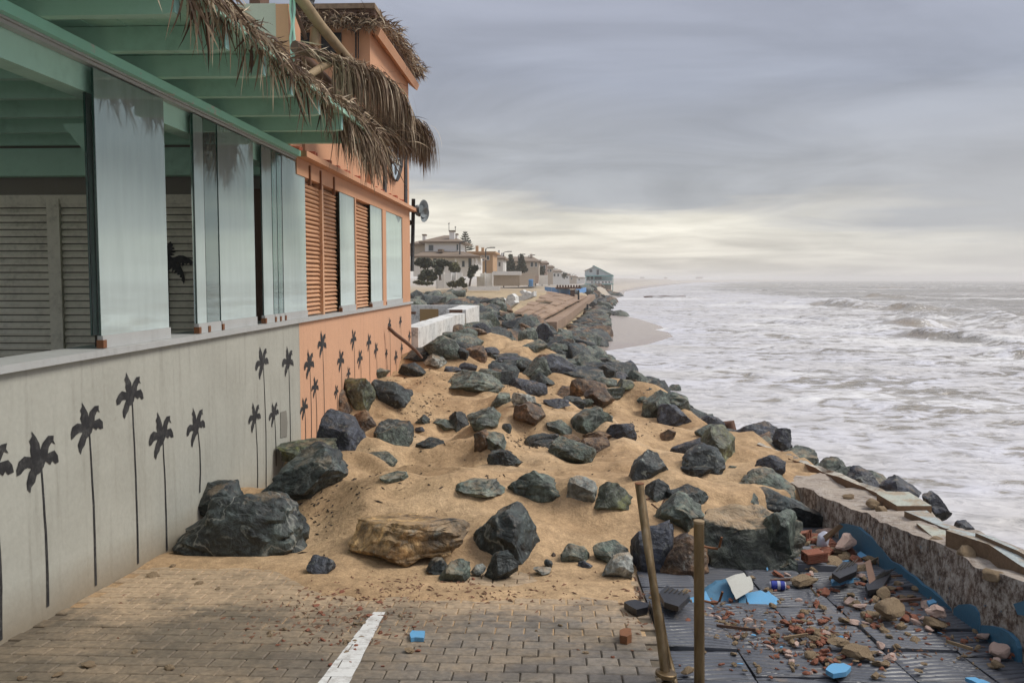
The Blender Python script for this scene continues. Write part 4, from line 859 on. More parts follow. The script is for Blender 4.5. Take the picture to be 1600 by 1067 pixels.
HERO = [
 ((300, 752, 378, 805), 'D', 'dark boulder squeezed against the grey wall behind the big veined boulder', None, dict(Y=6.45)),
 ((285, 765, 485, 890), 'V', 'big dark boulder with a pale diagonal vein standing on the pavers beside the grey wall', [(285, 845), (292, 832), (312, 818), (330, 800), (346, 776), (360, 767), (400, 765), (448, 767), (462, 785), (474, 806), (485, 824), (483, 868), (472, 888), (440, 888), (395, 888), (350, 882), (312, 870), (292, 858)], dict(Y=5.95, depth=.7, sink=0, cuts=2, seed=33)),
 ((411, 695, 546, 782), 'D', 'large smooth dark boulder with a wide sloping face against the grey wall', [(411, 765), (425, 750), (445, 722), (455, 700), (480, 693), (510, 706), (520, 725), (546, 755), (535, 775), (480, 780), (430, 778)], {}),
 ((440, 686, 528, 714), 'M', 'flat topped mossy block wedged behind the wide sloping boulder', [(440, 692), (480, 687), (524, 687), (528, 712), (445, 714)], dict(Y=8.25)),
 ((497, 640, 575, 716), 'U', 'sharp pointed slate blue boulder at the foot of the orange wall', [(497, 690), (508, 655), (528, 640), (545, 652), (572, 700), (560, 714), (510, 716)], {}),
 ((545, 805, 736, 888), 'O', 'ochre stained boulder with dark lower face half buried in the sand front', [(545, 880), (546, 850), (552, 820), (566, 808), (610, 813), (655, 806), (700, 813), (724, 806), (735, 824), (722, 842), (700, 856), (664, 858), (632, 872), (600, 888), (565, 884)], dict(sink=0, depth=.75, cuts=12, seed=91)),
 ((480, 868, 523, 898), 'U', 'small blue black stone on the pavers right of the big veined boulder', None, {}),
 ((736, 788, 846, 884), 'V', 'upright dark boulder with white streaks in the middle of the sand front', [(736, 848), (770, 808), (800, 788), (830, 795), (846, 845), (812, 884), (770, 880), (740, 862)], {}),
 ((756, 858, 812, 909), 'V', 'dark angular stone leaning on the white streaked boulder', [(756, 900), (772, 868), (800, 858), (812, 870), (808, 890), (790, 907)], dict(sink=0)),
 ((666, 871, 701, 899), 'D', 'small black stone left of the two low stones below the dune', None, {}),
 ((683, 876, 735, 909), 'G', 'low grey stone with a flat face at the sand edge', [(683, 906), (702, 880), (718, 876), (735, 884), (732, 900), (705, 908)], dict(sink=0)),
 ((735, 882, 760, 896), 'L', 'little pale stone between the low grey stone and the dark angular stone', None, {}),
 ((875, 850, 922, 881), 'G', 'rounded dark egg shaped stone alone on the sand', None, {}),
 ((903, 876, 926, 889), 'U', 'flat dark chip beside the egg shaped stone', None, {}),
 ((850, 874, 864, 887), 'D', 'lower of two dark pebbles left of the egg shaped stone', None, {}),
 ((859, 863, 869, 875), 'B', 'upper of two dark pebbles left of the egg shaped stone', None, {}),
 ((833, 887, 862, 896), 'L', 'pale flat chip lying on the sand below two dark pebbles', None, {}),
 ((926, 847, 988, 885), 'G', 'long rounded green grey stone left of the leaning bollard', None, {}),
 ((940, 864, 990, 908), 'L', 'pale grey angular stone touching the foot of the dune left of the leaning bollard', [(940, 896), (960, 870), (985, 864), (990, 885), (984, 907), (960, 903)], dict(sink=0)),
 ((985, 815, 1056, 900), 'U', 'tall blue dark boulder right behind the leaning bollard', [(985, 850), (1000, 830), (1040, 817), (1056, 822), (1035, 870), (1015, 898), (988, 893)], dict(Y=5.52)),
 ((1026, 835, 1108, 905), 'B', 'round brown boulder between the two bollards', None, dict(Y=5.5, cuts=5)),
 ((1018, 772, 1105, 840), 'G', 'tall green grey block above the round brown boulder', [(1018, 836), (1040, 800), (1068, 778), (1095, 785), (1105, 810), (1100, 838)], dict(Y=6.15)),
 ((1092, 794, 1256, 898), 'T', 'huge flat topped mottled tan boulder behind the upright bollard', [(1092, 860), (1094, 800), (1130, 795), (1190, 797), (1252, 815), (1256, 850), (1230, 880), (1180, 898), (1110, 885)], dict(Y=5.72, depth=.6, sink=0, cuts=6)),
 ((1188, 795, 1252, 875), 'G', 'pale capped grey boulder at the right end of the mottled tan boulder', [(1188, 830), (1205, 803), (1232, 795), (1250, 815), (1251, 850), (1225, 875), (1196, 865)], dict(Y=5.62, sink=0)),
 ((1212, 870, 1258, 897), 'G', 'small green grey stone with a white line beside the brick rubble', None, dict(Y=5.6, cuts=5)),
 ((1160, 763, 1291, 826), 'D', 'long black boulder lying against the end of the mottled sea wall', [(1160, 775), (1200, 768), (1250, 785), (1291, 802), (1285, 822), (1235, 826), (1185, 815), (1165, 800)], dict(Y=6.95, depth=.5)),
 ((1148, 733, 1240, 778), 'G', 'green grey boulder with a ridge above the long black boulder', [(1148, 765), (1178, 738), (1205, 736), (1238, 758), (1235, 776), (1180, 778)], dict(Y=7.6)),
 ((1132, 769, 1184, 805), 'G', 'square cut green stone on the left end of the long black boulder', [(1132, 796), (1142, 772), (1176, 770), (1184, 778), (1182, 804), (1140, 804)], dict(Y=6.8)),
 ((1098, 772, 1134, 800), 'G', 'dull grey stone behind the flat topped tan boulder', None, dict(Y=6.95)),
 ((1062, 693, 1134, 742), 'S', 'black and white speckled boulder partly under sand near the sea wall', [(1062, 730), (1075, 706), (1100, 694), (1125, 700), (1134, 725), (1128, 738), (1090, 742)], {}),
 ((1062, 725, 1115, 741), 'D', 'thin black slab of stone in front of the speckled boulder', None, {}),
 ((982, 702, 1046, 748), 'S', 'triangular grey speckled boulder standing alone in the sand', [(982, 746), (988, 728), (1013, 702), (1024, 708), (1046, 738), (1010, 748)], {}),
 ((1094, 664, 1152, 722), 'M', 'mossy yellow green boulder at the inner end of the coping', [(1094, 692), (1115, 668), (1140, 666), (1150, 690), (1152, 715), (1130, 722)], {}),
 ((1133, 727, 1155, 740), 'G', 'small oval stone bedded in sand right of the speckled boulder', None, {}),
 ((1003, 748, 1052, 787), 'D', 'black boulder immediately behind the leaning bollard top', None, {}),
 ((1038, 756, 1107, 792), 'D', 'long dark boulder right of the leaning bollard top', None, {}),
 ((696, 748, 790, 779), 'G', 'long low green stone with a dark undercut left of centre', [(696, 766), (712, 754), (745, 748), (775, 752), (790, 768), (780, 776), (735, 778)], {}),
 ((792, 733, 886, 782), 'G', 'peaked grey green boulder in the middle of the sand', [(792, 768), (815, 745), (842, 733), (866, 742), (872, 758), (886, 768), (880, 781), (830, 782)], {}),
 ((884, 743, 934, 790), 'L', 'blunt tan grey boulder right of the peaked boulder', [(884, 788), (892, 746), (925, 745), (934, 765), (928, 788)], {}),
 ((913, 752, 990, 799), 'M', 'yellow and green boulder with a flat lower slab beside the blunt tan boulder', [(913, 785), (930, 760), (965, 753), (990, 778), (985, 792), (950, 799)], {}),
 ((740, 671, 775, 712), 'B', 'brown left half of a split boulder in the upper sand', None, {}),
 ((756, 674, 796, 715), 'G', 'green right half of a split boulder in the upper sand', None, {}),
 ((801, 627, 853, 673), 'B', 'eight sided rusty boulder in the middle of the dune', [(804, 655), (806, 634), (830, 627), (850, 635), (853, 655), (840, 672), (815, 668)], {}),
 ((798, 613, 838, 640), 'L', 'pale brown stone resting behind the eight sided boulder', None, {}),
 ((853, 655, 898, 684), 'G', 'left green stone of the pair sloping together', None, {}),
 ((890, 637, 962, 680), 'G', 'broad green boulder right of the pair on the dune', [(890, 655), (915, 642), (942, 637), (958, 650), (962, 675), (920, 680), (894, 676)], {}),
 ((910, 672, 960, 690), 'B', 'low brown stone under the broad green boulder', None, {}),
 ((728, 636, 783, 670), 'G', 'rusty edged green stone left of the eight sided boulder', None, {}),
 ((700, 642, 734, 674), 'D', 'black stone tucked beside the rusty edged green stone', None, {}),
 ((783, 661, 800, 678), 'D', 'small black pointed stone above the split boulder', None, {}),
 ((675, 655, 716, 673), 'G', 'low green stone sunk in sand left of the black tucked stone', None, {}),
 ((648, 648, 672, 667), 'D', 'small coal black stone near the veined rock', None, {}),
 ((585, 657, 647, 698), 'V', 'dark rock with thin pale veins sunk in sand by the orange wall', None, {}),
 ((648, 666, 664, 678), 'U', 'little dark stone right of the veined rock', None, {}),
 ((594, 737, 638, 756), 'G', 'small green stone poking out of the smooth sand', None, {}),
 ((580, 593, 644, 640), 'D', 'dark wedge shaped boulder with a sharp top corner', [(580, 638), (583, 606), (590, 594), (605, 595), (630, 612), (644, 612), (632, 632), (605, 640)], {}),
 ((532, 590, 586, 645), 'M', 'tall greenish boulder leaning on the orange wall', [(532, 600), (550, 590), (572, 594), (586, 620), (578, 645), (545, 638)], {}),
 ((504, 608, 550, 652), 'B', 'brown boulder with a pale edge against the orange wall', [(504, 648), (508, 625), (526, 608), (536, 615), (550, 642), (530, 650)], {}),
 ((545, 640, 590, 680), 'B', 'ochre dusted brown boulder behind the slate blue pointed boulder', None, {}),
 ((562, 575, 608, 598), 'G', 'rounded green stone touching the orange wall', None, {}),
 ((682, 579, 789, 616), 'G', 'long low dark green boulder with a broad triangular back', [(682, 610), (700, 592), (732, 579), (765, 590), (789, 602), (775, 612), (730, 616)], {}),
 ((765, 634, 800, 637), 'G', 'thin stone edge showing in the sand', None, {}),
 ((766, 613, 800, 636), 'G', 'blue green stone with a peak left of the pale brown stone', None, {}),
 ((762, 566, 812, 594), 'D', 'black stone above the long low green boulder', None, {}),
 ((834, 553, 882, 577), 'B', 'brown hollow backed boulder in the upper dune', None, {}),
 ((864, 573, 946, 591), 'D', 'long black slab of rock at the seaward crest', None, {}),
 ((880, 584, 946, 605), 'D', 'second long dark rock just below the black slab', None, {}),
 ((912, 605, 962, 642), 'B', 'reddish brown wedge shaped boulder right of the sandy mound', [(912, 618), (922, 606), (945, 612), (962, 632), (955, 640), (924, 641)], {}),
 ((932, 604, 977, 630), 'G', 'blue green rounded boulder behind the reddish wedge', None, {}),
 ((922, 589, 966, 610), 'G', 'faceted green boulder on the crest', None, {}),
 ((958, 592, 1002, 620), 'M', 'yellowish green boulder with a dark front on the crest', None, {}),
 ((985, 588, 1033, 604), 'D', 'black slab on the crest next to the sea', None, {}),
 ((994, 599, 1039, 618), 'D', 'dark low rock under the crest slab beside the sea', None, {}),
 ((983, 615, 1020, 634), 'G', 'low green rock left of the big green seaward boulder', None, {}),
 ((1012, 611, 1082, 652), 'G', 'big green boulder overlooking the sea', [(1012, 640), (1020, 618), (1050, 611), (1070, 618), (1082, 645), (1050, 652)], {}),
 ((1040, 600, 1065, 618), 'G', 'small peaked stone on top of the big green seaward boulder', None, {}),
 ((1026, 630, 1082, 666), 'U', 'smooth blue grey boulder under the big green seaward boulder', None, {}),
 ((1030, 670, 1056, 690), 'B', 'reddish rounded stone beside the rusty sheet', None, {}),
 ((1142, 656, 1232, 706), 'U', 'big dark purplish boulder outside the coping, against the foam', [(1142, 672), (1158, 658), (1190, 656), (1212, 666), (1232, 690), (1228, 706), (1170, 700)], dict(Y=12.9)),
 ((1205, 668, 1239, 705), 'U', 'rounded dark boulder touching the big purplish boulder', None, dict(Y=11.2)),
 ((1225, 698, 1280, 732), 'G', 'green grey boulder outside the coping', [(1225, 710), (1255, 698), (1272, 705), (1280, 730), (1240, 730)], dict(Y=10.3)),
 ((1278, 713, 1330, 748), 'G', 'broken green rock outside the coping after the green grey boulder', None, dict(Y=9.3)),
 ((1320, 728, 1378, 770), 'U', 'sloping dark rock running down to the pale slab', [(1318, 740), (1332, 728), (1360, 742), (1378, 768), (1335, 770)], dict(Y=8.5)),
 ((1374, 743, 1440, 785), 'U', 'pointed dark rock behind the pale slab', [(1374, 762), (1397, 743), (1418, 756), (1440, 775), (1430, 785), (1380, 785)], dict(Y=7.9)),
 ((1438, 768, 1488, 815), 'U', 'steep dark rock with a flat top right of the pale slab', [(1438, 775), (1450, 768), (1462, 778), (1488, 812), (1450, 815)], dict(Y=7.2)),
 ((1488, 814, 1524, 840), 'U', 'last dark rock seen over the slabs near the right edge', None, dict(Y=6.8)),
 ((674, 526, 712, 550), 'B', 'brown block at the foot of the white courtyard wall', None, {}),
 ((711, 511, 762, 529), 'B', 'long brown rock by the end of the white courtyard wall', None, {}),
 ((697, 540, 734, 566), 'D', 'black rock left of the tall brown rock in the upper dune', None, {}),
 ((722, 540, 762, 567), 'B', 'tall brown rock in the upper dune', None, {}),
 ((661, 552, 698, 577), 'L', 'pale almost white rock near the stick', None, {}),
 ((628, 542, 680, 569), 'D', 'black rounded rock at the far end of the orange wall', None, {}),
 ((690, 518, 704, 529), 'D', 'little black pointed rock in front of the white courtyard wall', None, {}),
 ((707, 527, 738, 543), 'L', 'low pale rock behind the brown pair', None, {}),
 ((815, 530, 857, 552), 'G', 'green grey rock on the seaward crest of the upper dune', None, {}),
 ((857, 535, 893, 558), 'G', 'angular grey rock on the seaward crest', None, {}),
 ((891, 550, 933, 577), 'G', 'dark grey rock where the crest meets the foam', None, {}),
 ((807, 559, 835, 572), 'D', 'small black oval rock in the upper dune', None, {}),
 ((752, 542, 781, 559), 'U', 'flat purplish rock in the upper dune', None, {}),
 ((775, 556, 828, 580), 'U', 'long purplish rock behind the black stone', None, {}),
 ((822, 580, 868, 602), 'D', 'dark rock with weed in front of the hollow backed boulder', None, {}),
 ((848, 623, 892, 638), 'U', 'flat dark slab below the sandy mound', None, {}),
 ((870, 679, 908, 698), 'B', 'brown saddle shaped stone above the weed patch', None, {}),
 ((717, 566, 747, 583), 'U', 'dark purple stone left of the black stone', None, {}),
 ((622, 566, 665, 590), 'D', 'dark scorched looking rock below the stick', None, {}),
 ((692, 572, 722, 586), 'U', 'slate coloured stone beside the pale rock', None, {}),
]
SK = []; TOTAL_ROCKS = 0
for bb, kd, lb, poly, kw in HERO:
    if bb[3]-bb[1] < 5: continue
    add_rock(bb, kd, lb, poly, **kw); TOTAL_ROCKS += 1
# sand drifted up against the rocks, scoured a little in front of them
for (x_, y_, w_, h_) in SK:
    if y_ > 5.6: MOUNDS.append((x_, y_+.5*w_, min(.10, .28*h_), .6*w_+.04)); MOUNDS.append((x_+random.uniform(-.2, .2)*w_, y_-.5*w_-.05, -min(.06, .16*h_), .42*w_+.04))
_z = H(SX, SY); sandbank.data.vertices.foreach_set('co', np.stack([SX, SY, _z], -1).ravel()); sandbank.data.update()
# shared rock meshes for the rest of the revetment
VAR = []
for i in range(14):
    rs = np.random.RandomState(300+i); p, f = rock_shape(rs, 3 if i > 5 else 4, None, cuts=10, rough=.07, depth=rs.uniform(.8, 1.1))
    for kd in [('D', 'G', 'U', 'D', 'G', 'G', 'D', 'G', 'U', 'G', 'D', 'B', 'G', 'D')[i]]:
        me = bpy.data.meshes.new('boulder'); me.from_pydata((p*np.array([.5, .5, .36])).tolist(), [], f); me.materials.append(MR[kd]); me.polygons.foreach_set('use_smooth', [True]*len(me.polygons)); me.set_sharp_from_angle(angle=R(32)); VAR.append((me, p*np.array([.5, .5, .36]), f))
placed = []
def scatter(n, yr, xf, size, label, group, mind=.6, lift=.1, name='boulder', sq=None, keep=0):
    k_ = 0; tries = 0
    while k_ < n and tries < n*30:
        tries += 1; y = yr[0]+(yr[1]-yr[0])*random.random()**(sq or 1); a, b = xf(y); x = random.uniform(a, b); s = random.uniform(*size)
        if any((x-px)**2+(y-py)**2 < (mind*(s+ps)*.5)**2 for px, py, ps in placed[-400:]): continue
        q = np.array([x, y, Hs(x, y)-CZ]); dd = q@FW; u = 800+FPX*(q@RT)/dd; v__ = 533.5-FPX*(q@UP)/dd
        if keep and ((740 < u < 875 and 522 < v__ < 562) or (560 < v__ and abs(u-700) < 60)): continue
        placed.append((x, y, s)); me = VAR[random.randrange(len(VAR))][0]; o = bpy.data.objects.new(name, me); COL.objects.link(o)
        o.location = (x, y, Hs(x, y)+s*lift); o.scale = (s*random.uniform(.8, 1.2), s*random.uniform(.8, 1.2), s*random.uniform(.75, 1.15)); o.rotation_euler = (random.gauss(0, .22), random.gauss(0, .22), random.uniform(0, 6.28))
        tag(o, label, 'rock', group); k_ += 1
scatter(44, (6.0, 14), lambda y: (float(Xe(y))+.35, float(Xt(y))-.6), (.5, .85), 'dark boulder on the wave washed slope outside the coping and crest', 'boulders on the seaward slope', .6, -.02)
scatter(34, (14, 21), lambda y: (float(Xe(y))-.1, float(Xe(y))+1.3), (.45, .8), 'dark boulder on the wave washed slope outside the coping and crest', 'boulders on the seaward slope', .5, .02)
scatter(62, (13.5, 24), lambda y: (max(-2.3, -.13*y), float(Xe(y))+.2), (.42, .8), 'dark boulder packed among the others of the upper dune', 'boulders packed in the upper dune', .42, .03, keep=1)
scatter(20, (8, 14), lambda y: (-2.2, float(Xe(y))-.3), (.15, .45), 'small dark stone half buried in the open dune', 'small stones half buried in the dune', .9, .08, name='stone')
scatter(62, (20.5, 29), lambda y: (float(Xe(y))-.7, float(min(Xt(y), Xe(y)+2))), (.5, .95), 'grey black boulder in the dense pile beyond the upper dune', 'boulders of the dense revetment pile', .5, .14)
scatter(22, (23, 44), lambda y: (-.092*y, float(Xe(y))-.5), (.6, 1.2), 'half buried dark boulder on the landward side of the revetment', 'half buried boulders inland of the revetment', .6, .10)
scatter(24, (30, 75), lambda y: (-.155*y, -.10*y), (.6, 1.5), 'dark boulder lying in the sand between the courtyard and the white villa', 'boulders in the sand before the villa', .7, .12)
def stuff_rocks(name, n, yr, xf, size, lift=.12):
    for kd in ('D', 'G', 'B'):
        m = M()
        for _ in range(n//3):
            y = random.uniform(*yr); a, b = xf(y); x = random.uniform(a, b); s = random.uniform(*size); me, p, f = VAR[random.choice([6, 7, 8, 9, 10, 11, 13])]
            c_, s_ = math.cos(a*9+x*7), math.sin(a*9+x*7); q = p*s; q = np.stack([q[:, 0]*c_-q[:, 1]*s_, q[:, 0]*s_+q[:, 1]*c_, q[:, 2]*1.0], -1)+np.array([x, y, Hs(x, y)+s*lift]); m.add(q, f)
        o = kind(mk(name, m, MR[kd], smooth=True, sharp=32), 'stuff'); o['label'] = 'far boulders of the revetment along the water'; o['category'] = 'rocks'
stuff_rocks('far_boulders', 100, (29, 44), lambda y: (float(Xe(y))-.7, float(min(Xt(y), Xe(y)+4))), (.6, 1.1), .08)
stuff_rocks('far_boulders', 40, (28, 60), lambda y: (-.09*y, -.05*y), (.6, 1.2), .05)
stuff_rocks('far_boulders', 270, (42, 105), lambda y: (float(np.interp(y, [42, 50, 66, 84, 105], [-.4, .4, 2.0, 3.6, 5.4]))+.2, float(Xt(y))+1.6), (1.0, 1.8), .0)
stuff_rocks('far_boulders', 60, (105, 150), lambda y: (float(Xe(y))-.5, float(Xt(y))+2.5), (1.2, 2.4))
# weed, twigs and small bits strewn on the sand
MAT['weed'] = painted('dry_weed', (.035, .024, .016), .9, amt=.3)
def bits(name, areas, mat, sz, label, cat):
    m = M()
    for (px, py, rx, ry, n) in areas:
        for _ in range(n):
            p = onground(px+random.gauss(0, rx), py+random.gauss(0, ry)); s = random.uniform(*sz); a = random.uniform(0, 3.14); L = s*random.uniform(.8, 2.6)
            dx_, dy_ = math.cos(a)*L, math.sin(a)*L; nx_, ny_ = -math.sin(a)*s*.5, math.cos(a)*s*.5; z = p[2]+.003; t_ = random.uniform(-.5, .9)*s
            m.add([(p[0]-dx_, p[1]-dy_, z), (p[0]+nx_, p[1]+ny_, z+s*.2), (p[0]+dx_, p[1]+dy_, z+t_), (p[0]-nx_, p[1]-ny_, z-.004), (p[0], p[1], z+s*.8)], [(0, 3, 4), (3, 2, 4), (2, 1, 4), (1, 0, 4)])
    o = kind(mk(name, m, mat), 'stuff'); o['label'] = label; o['category'] = cat
bits('weed_scraps', [(760, 560, 60, 12, 90), (690, 600, 50, 10, 60), (930, 640, 40, 10, 40), (1000, 670, 30, 10, 40), (560, 760, 60, 20, 30), (828, 690, 14, 5, 150), (800, 598, 16, 7, 170), (640, 645, 30, 6, 90), (668, 628, 18, 8, 60), (840, 610, 20, 8, 50), (950, 595, 25, 6, 25), (500, 810, 14, 25, 40), (720, 690, 40, 8, 12), (650, 590, 40, 10, 60), (880, 690, 60, 30, 40), (700, 740, 120, 30, 50)], MAT['weed'], (.006, .018), 'dark dry weed scraps on the sand', 'weed')

# ================================================================== DEBRIS
MAT['brick'] = painted('broken_brick', (.27, .095, .055), .9, (.27, .17, .11), .8, 14, False, .6)
MAT['mortar'] = painted('broken_mortar', (.33, .24, .145), .95, (.12, .08, .05), .6, 16, False, .8)
MAT['pinkplaster'] = painted('pink_plaster', (.50, .37, .31), .85, (.30, .10, .07), .5, 16, False, .5)
def chunk(rs, w_, d_, h_, n=10):
    """flat broken piece: irregular outline with chipped top"""
    an = np.sort(rs.uniform(0, 2*math.pi, n)); rd = rs.uniform(.55, 1.15, n); b = [(math.cos(a)*r_*w_/2, math.sin(a)*r_*d_/2) for a, r_ in zip(an, rd)]
    v = [(x, y, -h_*.5) for x, y in b]+[(x*1.03, y*1.03, h_*rs.uniform(.15, .35)) for x, y in b]+[(x*rs.uniform(.45, .95), y*rs.uniform(.45, .95), h_*rs.uniform(.3, .7)) for x, y in b]
    f = [tuple(range(n))[::-1], tuple(range(2*n, 3*n))]+[(i, (i+1) % n, n+(i+1) % n, n+i) for i in range(n)]+[(n+i, n+(i+1) % n, 2*n+(i+1) % n, 2*n+i) for i in range(n)]
    return v, f
CH = {}
for i, (mt, n_) in enumerate([('brick', 6), ('mortar', 5), ('pinkplaster', 2), ('sky_blue', 3)]):
    CH[mt] = []
    for q in range(n_):
        v, f = chunk(np.random.RandomState(40+i*10+q), 1, random.uniform(.5, .8), random.uniform(.18, .5) if mt != 'sky_blue' else .14)
        if mt in ('mortar', 'pinkplaster') or q > 2:
            rv, rf = rock_shape(np.random.RandomState(60+i*10+q), 3, None, cuts=7, rough=.16, depth=.75); v, f = (rv*[.5, .5, .26]).tolist(), rf
            if mt == 'sky_blue': v = (np.array(v)*[1, 1, .22]).tolist()
        me = bpy.data.meshes.new(mt+'_fragment'); me.from_pydata(v, [], f); me.materials.append(MAT[mt]); CH[mt].append(me)
def floorz(x, y):
    z = Hs(x, y); 
    if y < 7.0 and x < 2.2: z = max(z, float(pave(y)))
    return z
def frag(px, py, size, mt, label, group=None, name=None, tilt_=.25, lift=0.0, cat='rubble'):
    p = onpave(px, py); z = floorz(p[0], p[1])
    if z > pave(p[1])+.03: p = onground(px, py); z = p[2]
    me = random.choice(CH[mt]); o = bpy.data.objects.new(name or {'brick': 'brick_fragment', 'mortar': 'mortar_fragment', 'pinkplaster': 'plaster_fragment', 'sky_blue': 'blue_fragment'}[mt], me); COL.objects.link(o)
    s = size/1400*p[1]; o.scale = (s, s*random.uniform(.7, 1.1), s*random.uniform(.55, .95)); o.location = (p[0], p[1], z+s*.10+lift); o.rotation_euler = (random.gauss(0, tilt_), random.gauss(0, tilt_), random.uniform(0, 6.28)); return tag(o, label, cat, group)
L1 = ('small brick fragment scattered with others over the brick pavement', 'brick fragments on the pavement')
L2 = ('brick fragment among the rubble on the dark ribbed slabs', 'brick fragments on the dark slabs')
L3 = ('brown mortar fragment among the rubble on the dark ribbed slabs', 'mortar fragments on the dark slabs')
for _ in range(46):
    px, py = random.gauss(530, 75), random.uniform(925, 1045); frag(px-(py-960)*.45, py, random.uniform(5, 13), 'brick' if random.random() < .72 else 'mortar', *L1)
for px, py, s, mt in [(505, 1000, 12, 'brick'), (480, 985, 10, 'brick'), (640, 1018, 20, 'mortar'), (652, 1017, 12, 'brick'), (565, 975, 15, 'mortar'), (578, 962, 13, 'brick'), (545, 1003, 12, 'mortar'), (556, 1010, 10, 'brick'), (548, 1035, 9, 'brick'), (285, 1055, 12, 'mortar'), (915, 1020, 11, 'mortar'), (958, 1027, 9, 'brick'), (838, 985, 7, 'mortar'), (875, 977, 9, 'mortar'), (985, 905, 8, 'mortar'), (740, 905, 9, 'brick'), (310, 912, 16, 'mortar'), (340, 920, 12, 'mortar'), (305, 905, 10, 'mortar'), (240, 900, 22, 'mortar'), (90, 1055, 20, 'mortar'), (140, 1040, 26, 'mortar'), (35, 1060, 16, 'mortar'), (210, 1020, 12, 'mortar'), (265, 1045, 20, 'mortar'), (270, 885, 12, 'mortar')]: frag(px, py, s, mt, *L1)
def cluster(px, py, rx, ry, n, s=(8, 22), w_=(.5, .38, .08, .04)):
    for _ in range(n):
        mt = random.choices(['brick', 'mortar', 'pinkplaster', 'sky_blue'], w_)[0]; x_, y_ = px+random.gauss(0, rx), min(1090, py+random.gauss(0, ry))
        lb = {'brick': L2, 'mortar': L3, 'pinkplaster': ('pinkish plaster fragment among the rubble on the dark slabs', 'plaster fragments on the dark slabs'), 'sky_blue': ('small sky blue chip among the rubble on the dark slabs', 'blue chips on the dark slabs')}[mt]
        p = onpave(x_, y_)
        if p[0] > 2.14 or p[0] < .5: continue
        frag(x_, y_, random.uniform(*s), mt, *lb, lift=random.uniform(0, .015))
for a in [(1300, 1000, 60, 25, 26, (5, 13)), (1400, 1000, 50, 20, 22, (5, 14)), (1270, 880, 40, 12, 20, (8, 22)), (1180, 985, 45, 18, 22, (6, 16)), (1330, 940, 40, 12, 20, (8, 22)), (1240, 955, 35, 12, 16, (6, 16)), (1262, 985, 22, 14, 34, (9, 24)), (1130, 965, 28, 12, 22, (6, 15)), (1330, 1040, 45, 10, 34, (9, 24)), (1235, 1030, 40, 12, 22, (7, 17)), (1150, 1008, 14, 10, 10, (7, 15)), (1385, 970, 35, 10, 26, (10, 26)), (1465, 985, 28, 9, 18, (9, 22)), (1300, 868, 34, 14, 56, (11, 30)), (1345, 900, 26, 12, 26, (10, 26)), (1240, 905, 22, 6, 12, (9, 20)), (1385, 925, 22, 10, 16, (9, 24)), (1280, 845, 14, 8, 12, (10, 24)), (1440, 945, 30, 9, 12, (8, 18)), (1120, 975, 30, 5, 12, (5, 12)), (1210, 1010, 12, 18, 12, (6, 16)), (1290, 1000, 30, 6, 14, (10, 22)), (1555, 1035, 25, 12, 10, (9, 20)), (1190, 925, 20, 7, 12, (7, 15)), (1090, 935, 20, 8, 10, (6, 14)), (1425, 1025, 70, 18, 24, (5, 11)), (1010, 960, 12, 30, 14, (4, 9)), (1180, 1045, 60, 12, 14, (5, 12)), (1530, 1000, 20, 10, 10, (8, 18))]: cluster(*a)
def jag(pts, amp=1.3, step=7, keepf=None):
    out = []; n = len(pts)
    for i in range(n):
        a, b = pts[i], pts[(i+1) % n]; L_ = math.hypot(b[0]-a[0], b[1]-a[1]); k_ = max(1, int(L_/step))
        for q in range(k_):
            t = q/k_; out.append((a[0]+(b[0]-a[0])*t+random.uniform(-amp, amp)*(q > 0), a[1]+(b[1]-a[1])*t+random.uniform(-amp, amp)*(q > 0)))
    return out
def plate(name, pts, mat, label, cat, th=.02, up_=0.0, zs=None, group=None, edge=None):
    """a flat broken plate: outline in the picture laid on a (tilted) plane just above the slabs"""
    v = [onpave(a, b, up_) for a, b in jag(pts, 1.0, 6)]
    o = mk(name, M().prism(v, (0, 0, -th)), mat); return tag(o, label, cat, group)
P_ = plate
def stand(name, pts, Y0, mat, label, cat, th=.03, lean=.0, parent=None):
    """a broken plate standing on edge: outline placed at its own distance, with thickness going back"""
    pts = jag(pts, 1.4, 6); ybot = max(b for a, b in pts); v = [at(a, b, Y0+(ybot-b)*lean) for a, b in pts]
    o = mk(name, M().prism(v, (0, th, 0)), mat, parent); return o if parent else tag(o, label, cat)
bp = thing('painted_wall_piece', 'broken wall corner painted blue on one face and pale grey on the other, behind the upright bollard', 'rubble', onpave(1130, 950))
stand('blue_face', [(1100, 925), (1108, 918), (1120, 910), (1136, 907), (1150, 936), (1138, 950), (1120, 955), (1104, 950)], 4.78, MAT['blue'], '', '', .04, .004, bp)
stand('pale_face', [(1136, 907), (1150, 901), (1165, 898), (1168, 905), (1174, 903), (1177, 920), (1160, 930), (1150, 936)], 4.79, MAT['white_render'], '', '', .04, .004, bp)
tag(stand('blue_plate', [(1165, 930), (1190, 924), (1198, 928), (1203, 925), (1218, 938), (1205, 947), (1185, 954), (1174, 955)], 4.72, MAT['sky_blue'], '', '', .025, .006), 'sky blue plate propped up right of the two coloured wall piece', 'rubble')
tag(stand('blue_splinter', [(1155, 932), (1164, 928), (1166, 940), (1160, 955), (1152, 950)], 4.76, MAT['blue'], '', '', .03, .004), 'narrow dark blue splinter between the painted wall piece and the propped plate', 'rubble')
tag(stand('blue_plate', [(1066, 946), (1080, 936), (1104, 925), (1117, 952), (1100, 950), (1084, 958), (1070, 954)], 4.68, MAT['sky_blue'], '', '', .025, .006), 'sky blue plate lying behind the foot of the upright bollard', 'rubble')
tag(stand('blue_plate', [(1364, 918), (1370, 906), (1388, 893), (1392, 898), (1388, 912), (1376, 920)], 5.12, MAT['sky_blue'], '', '', .02, .01), 'sky blue leaf shaped plate on a tilted ribbed slab near the sea wall', 'rubble')
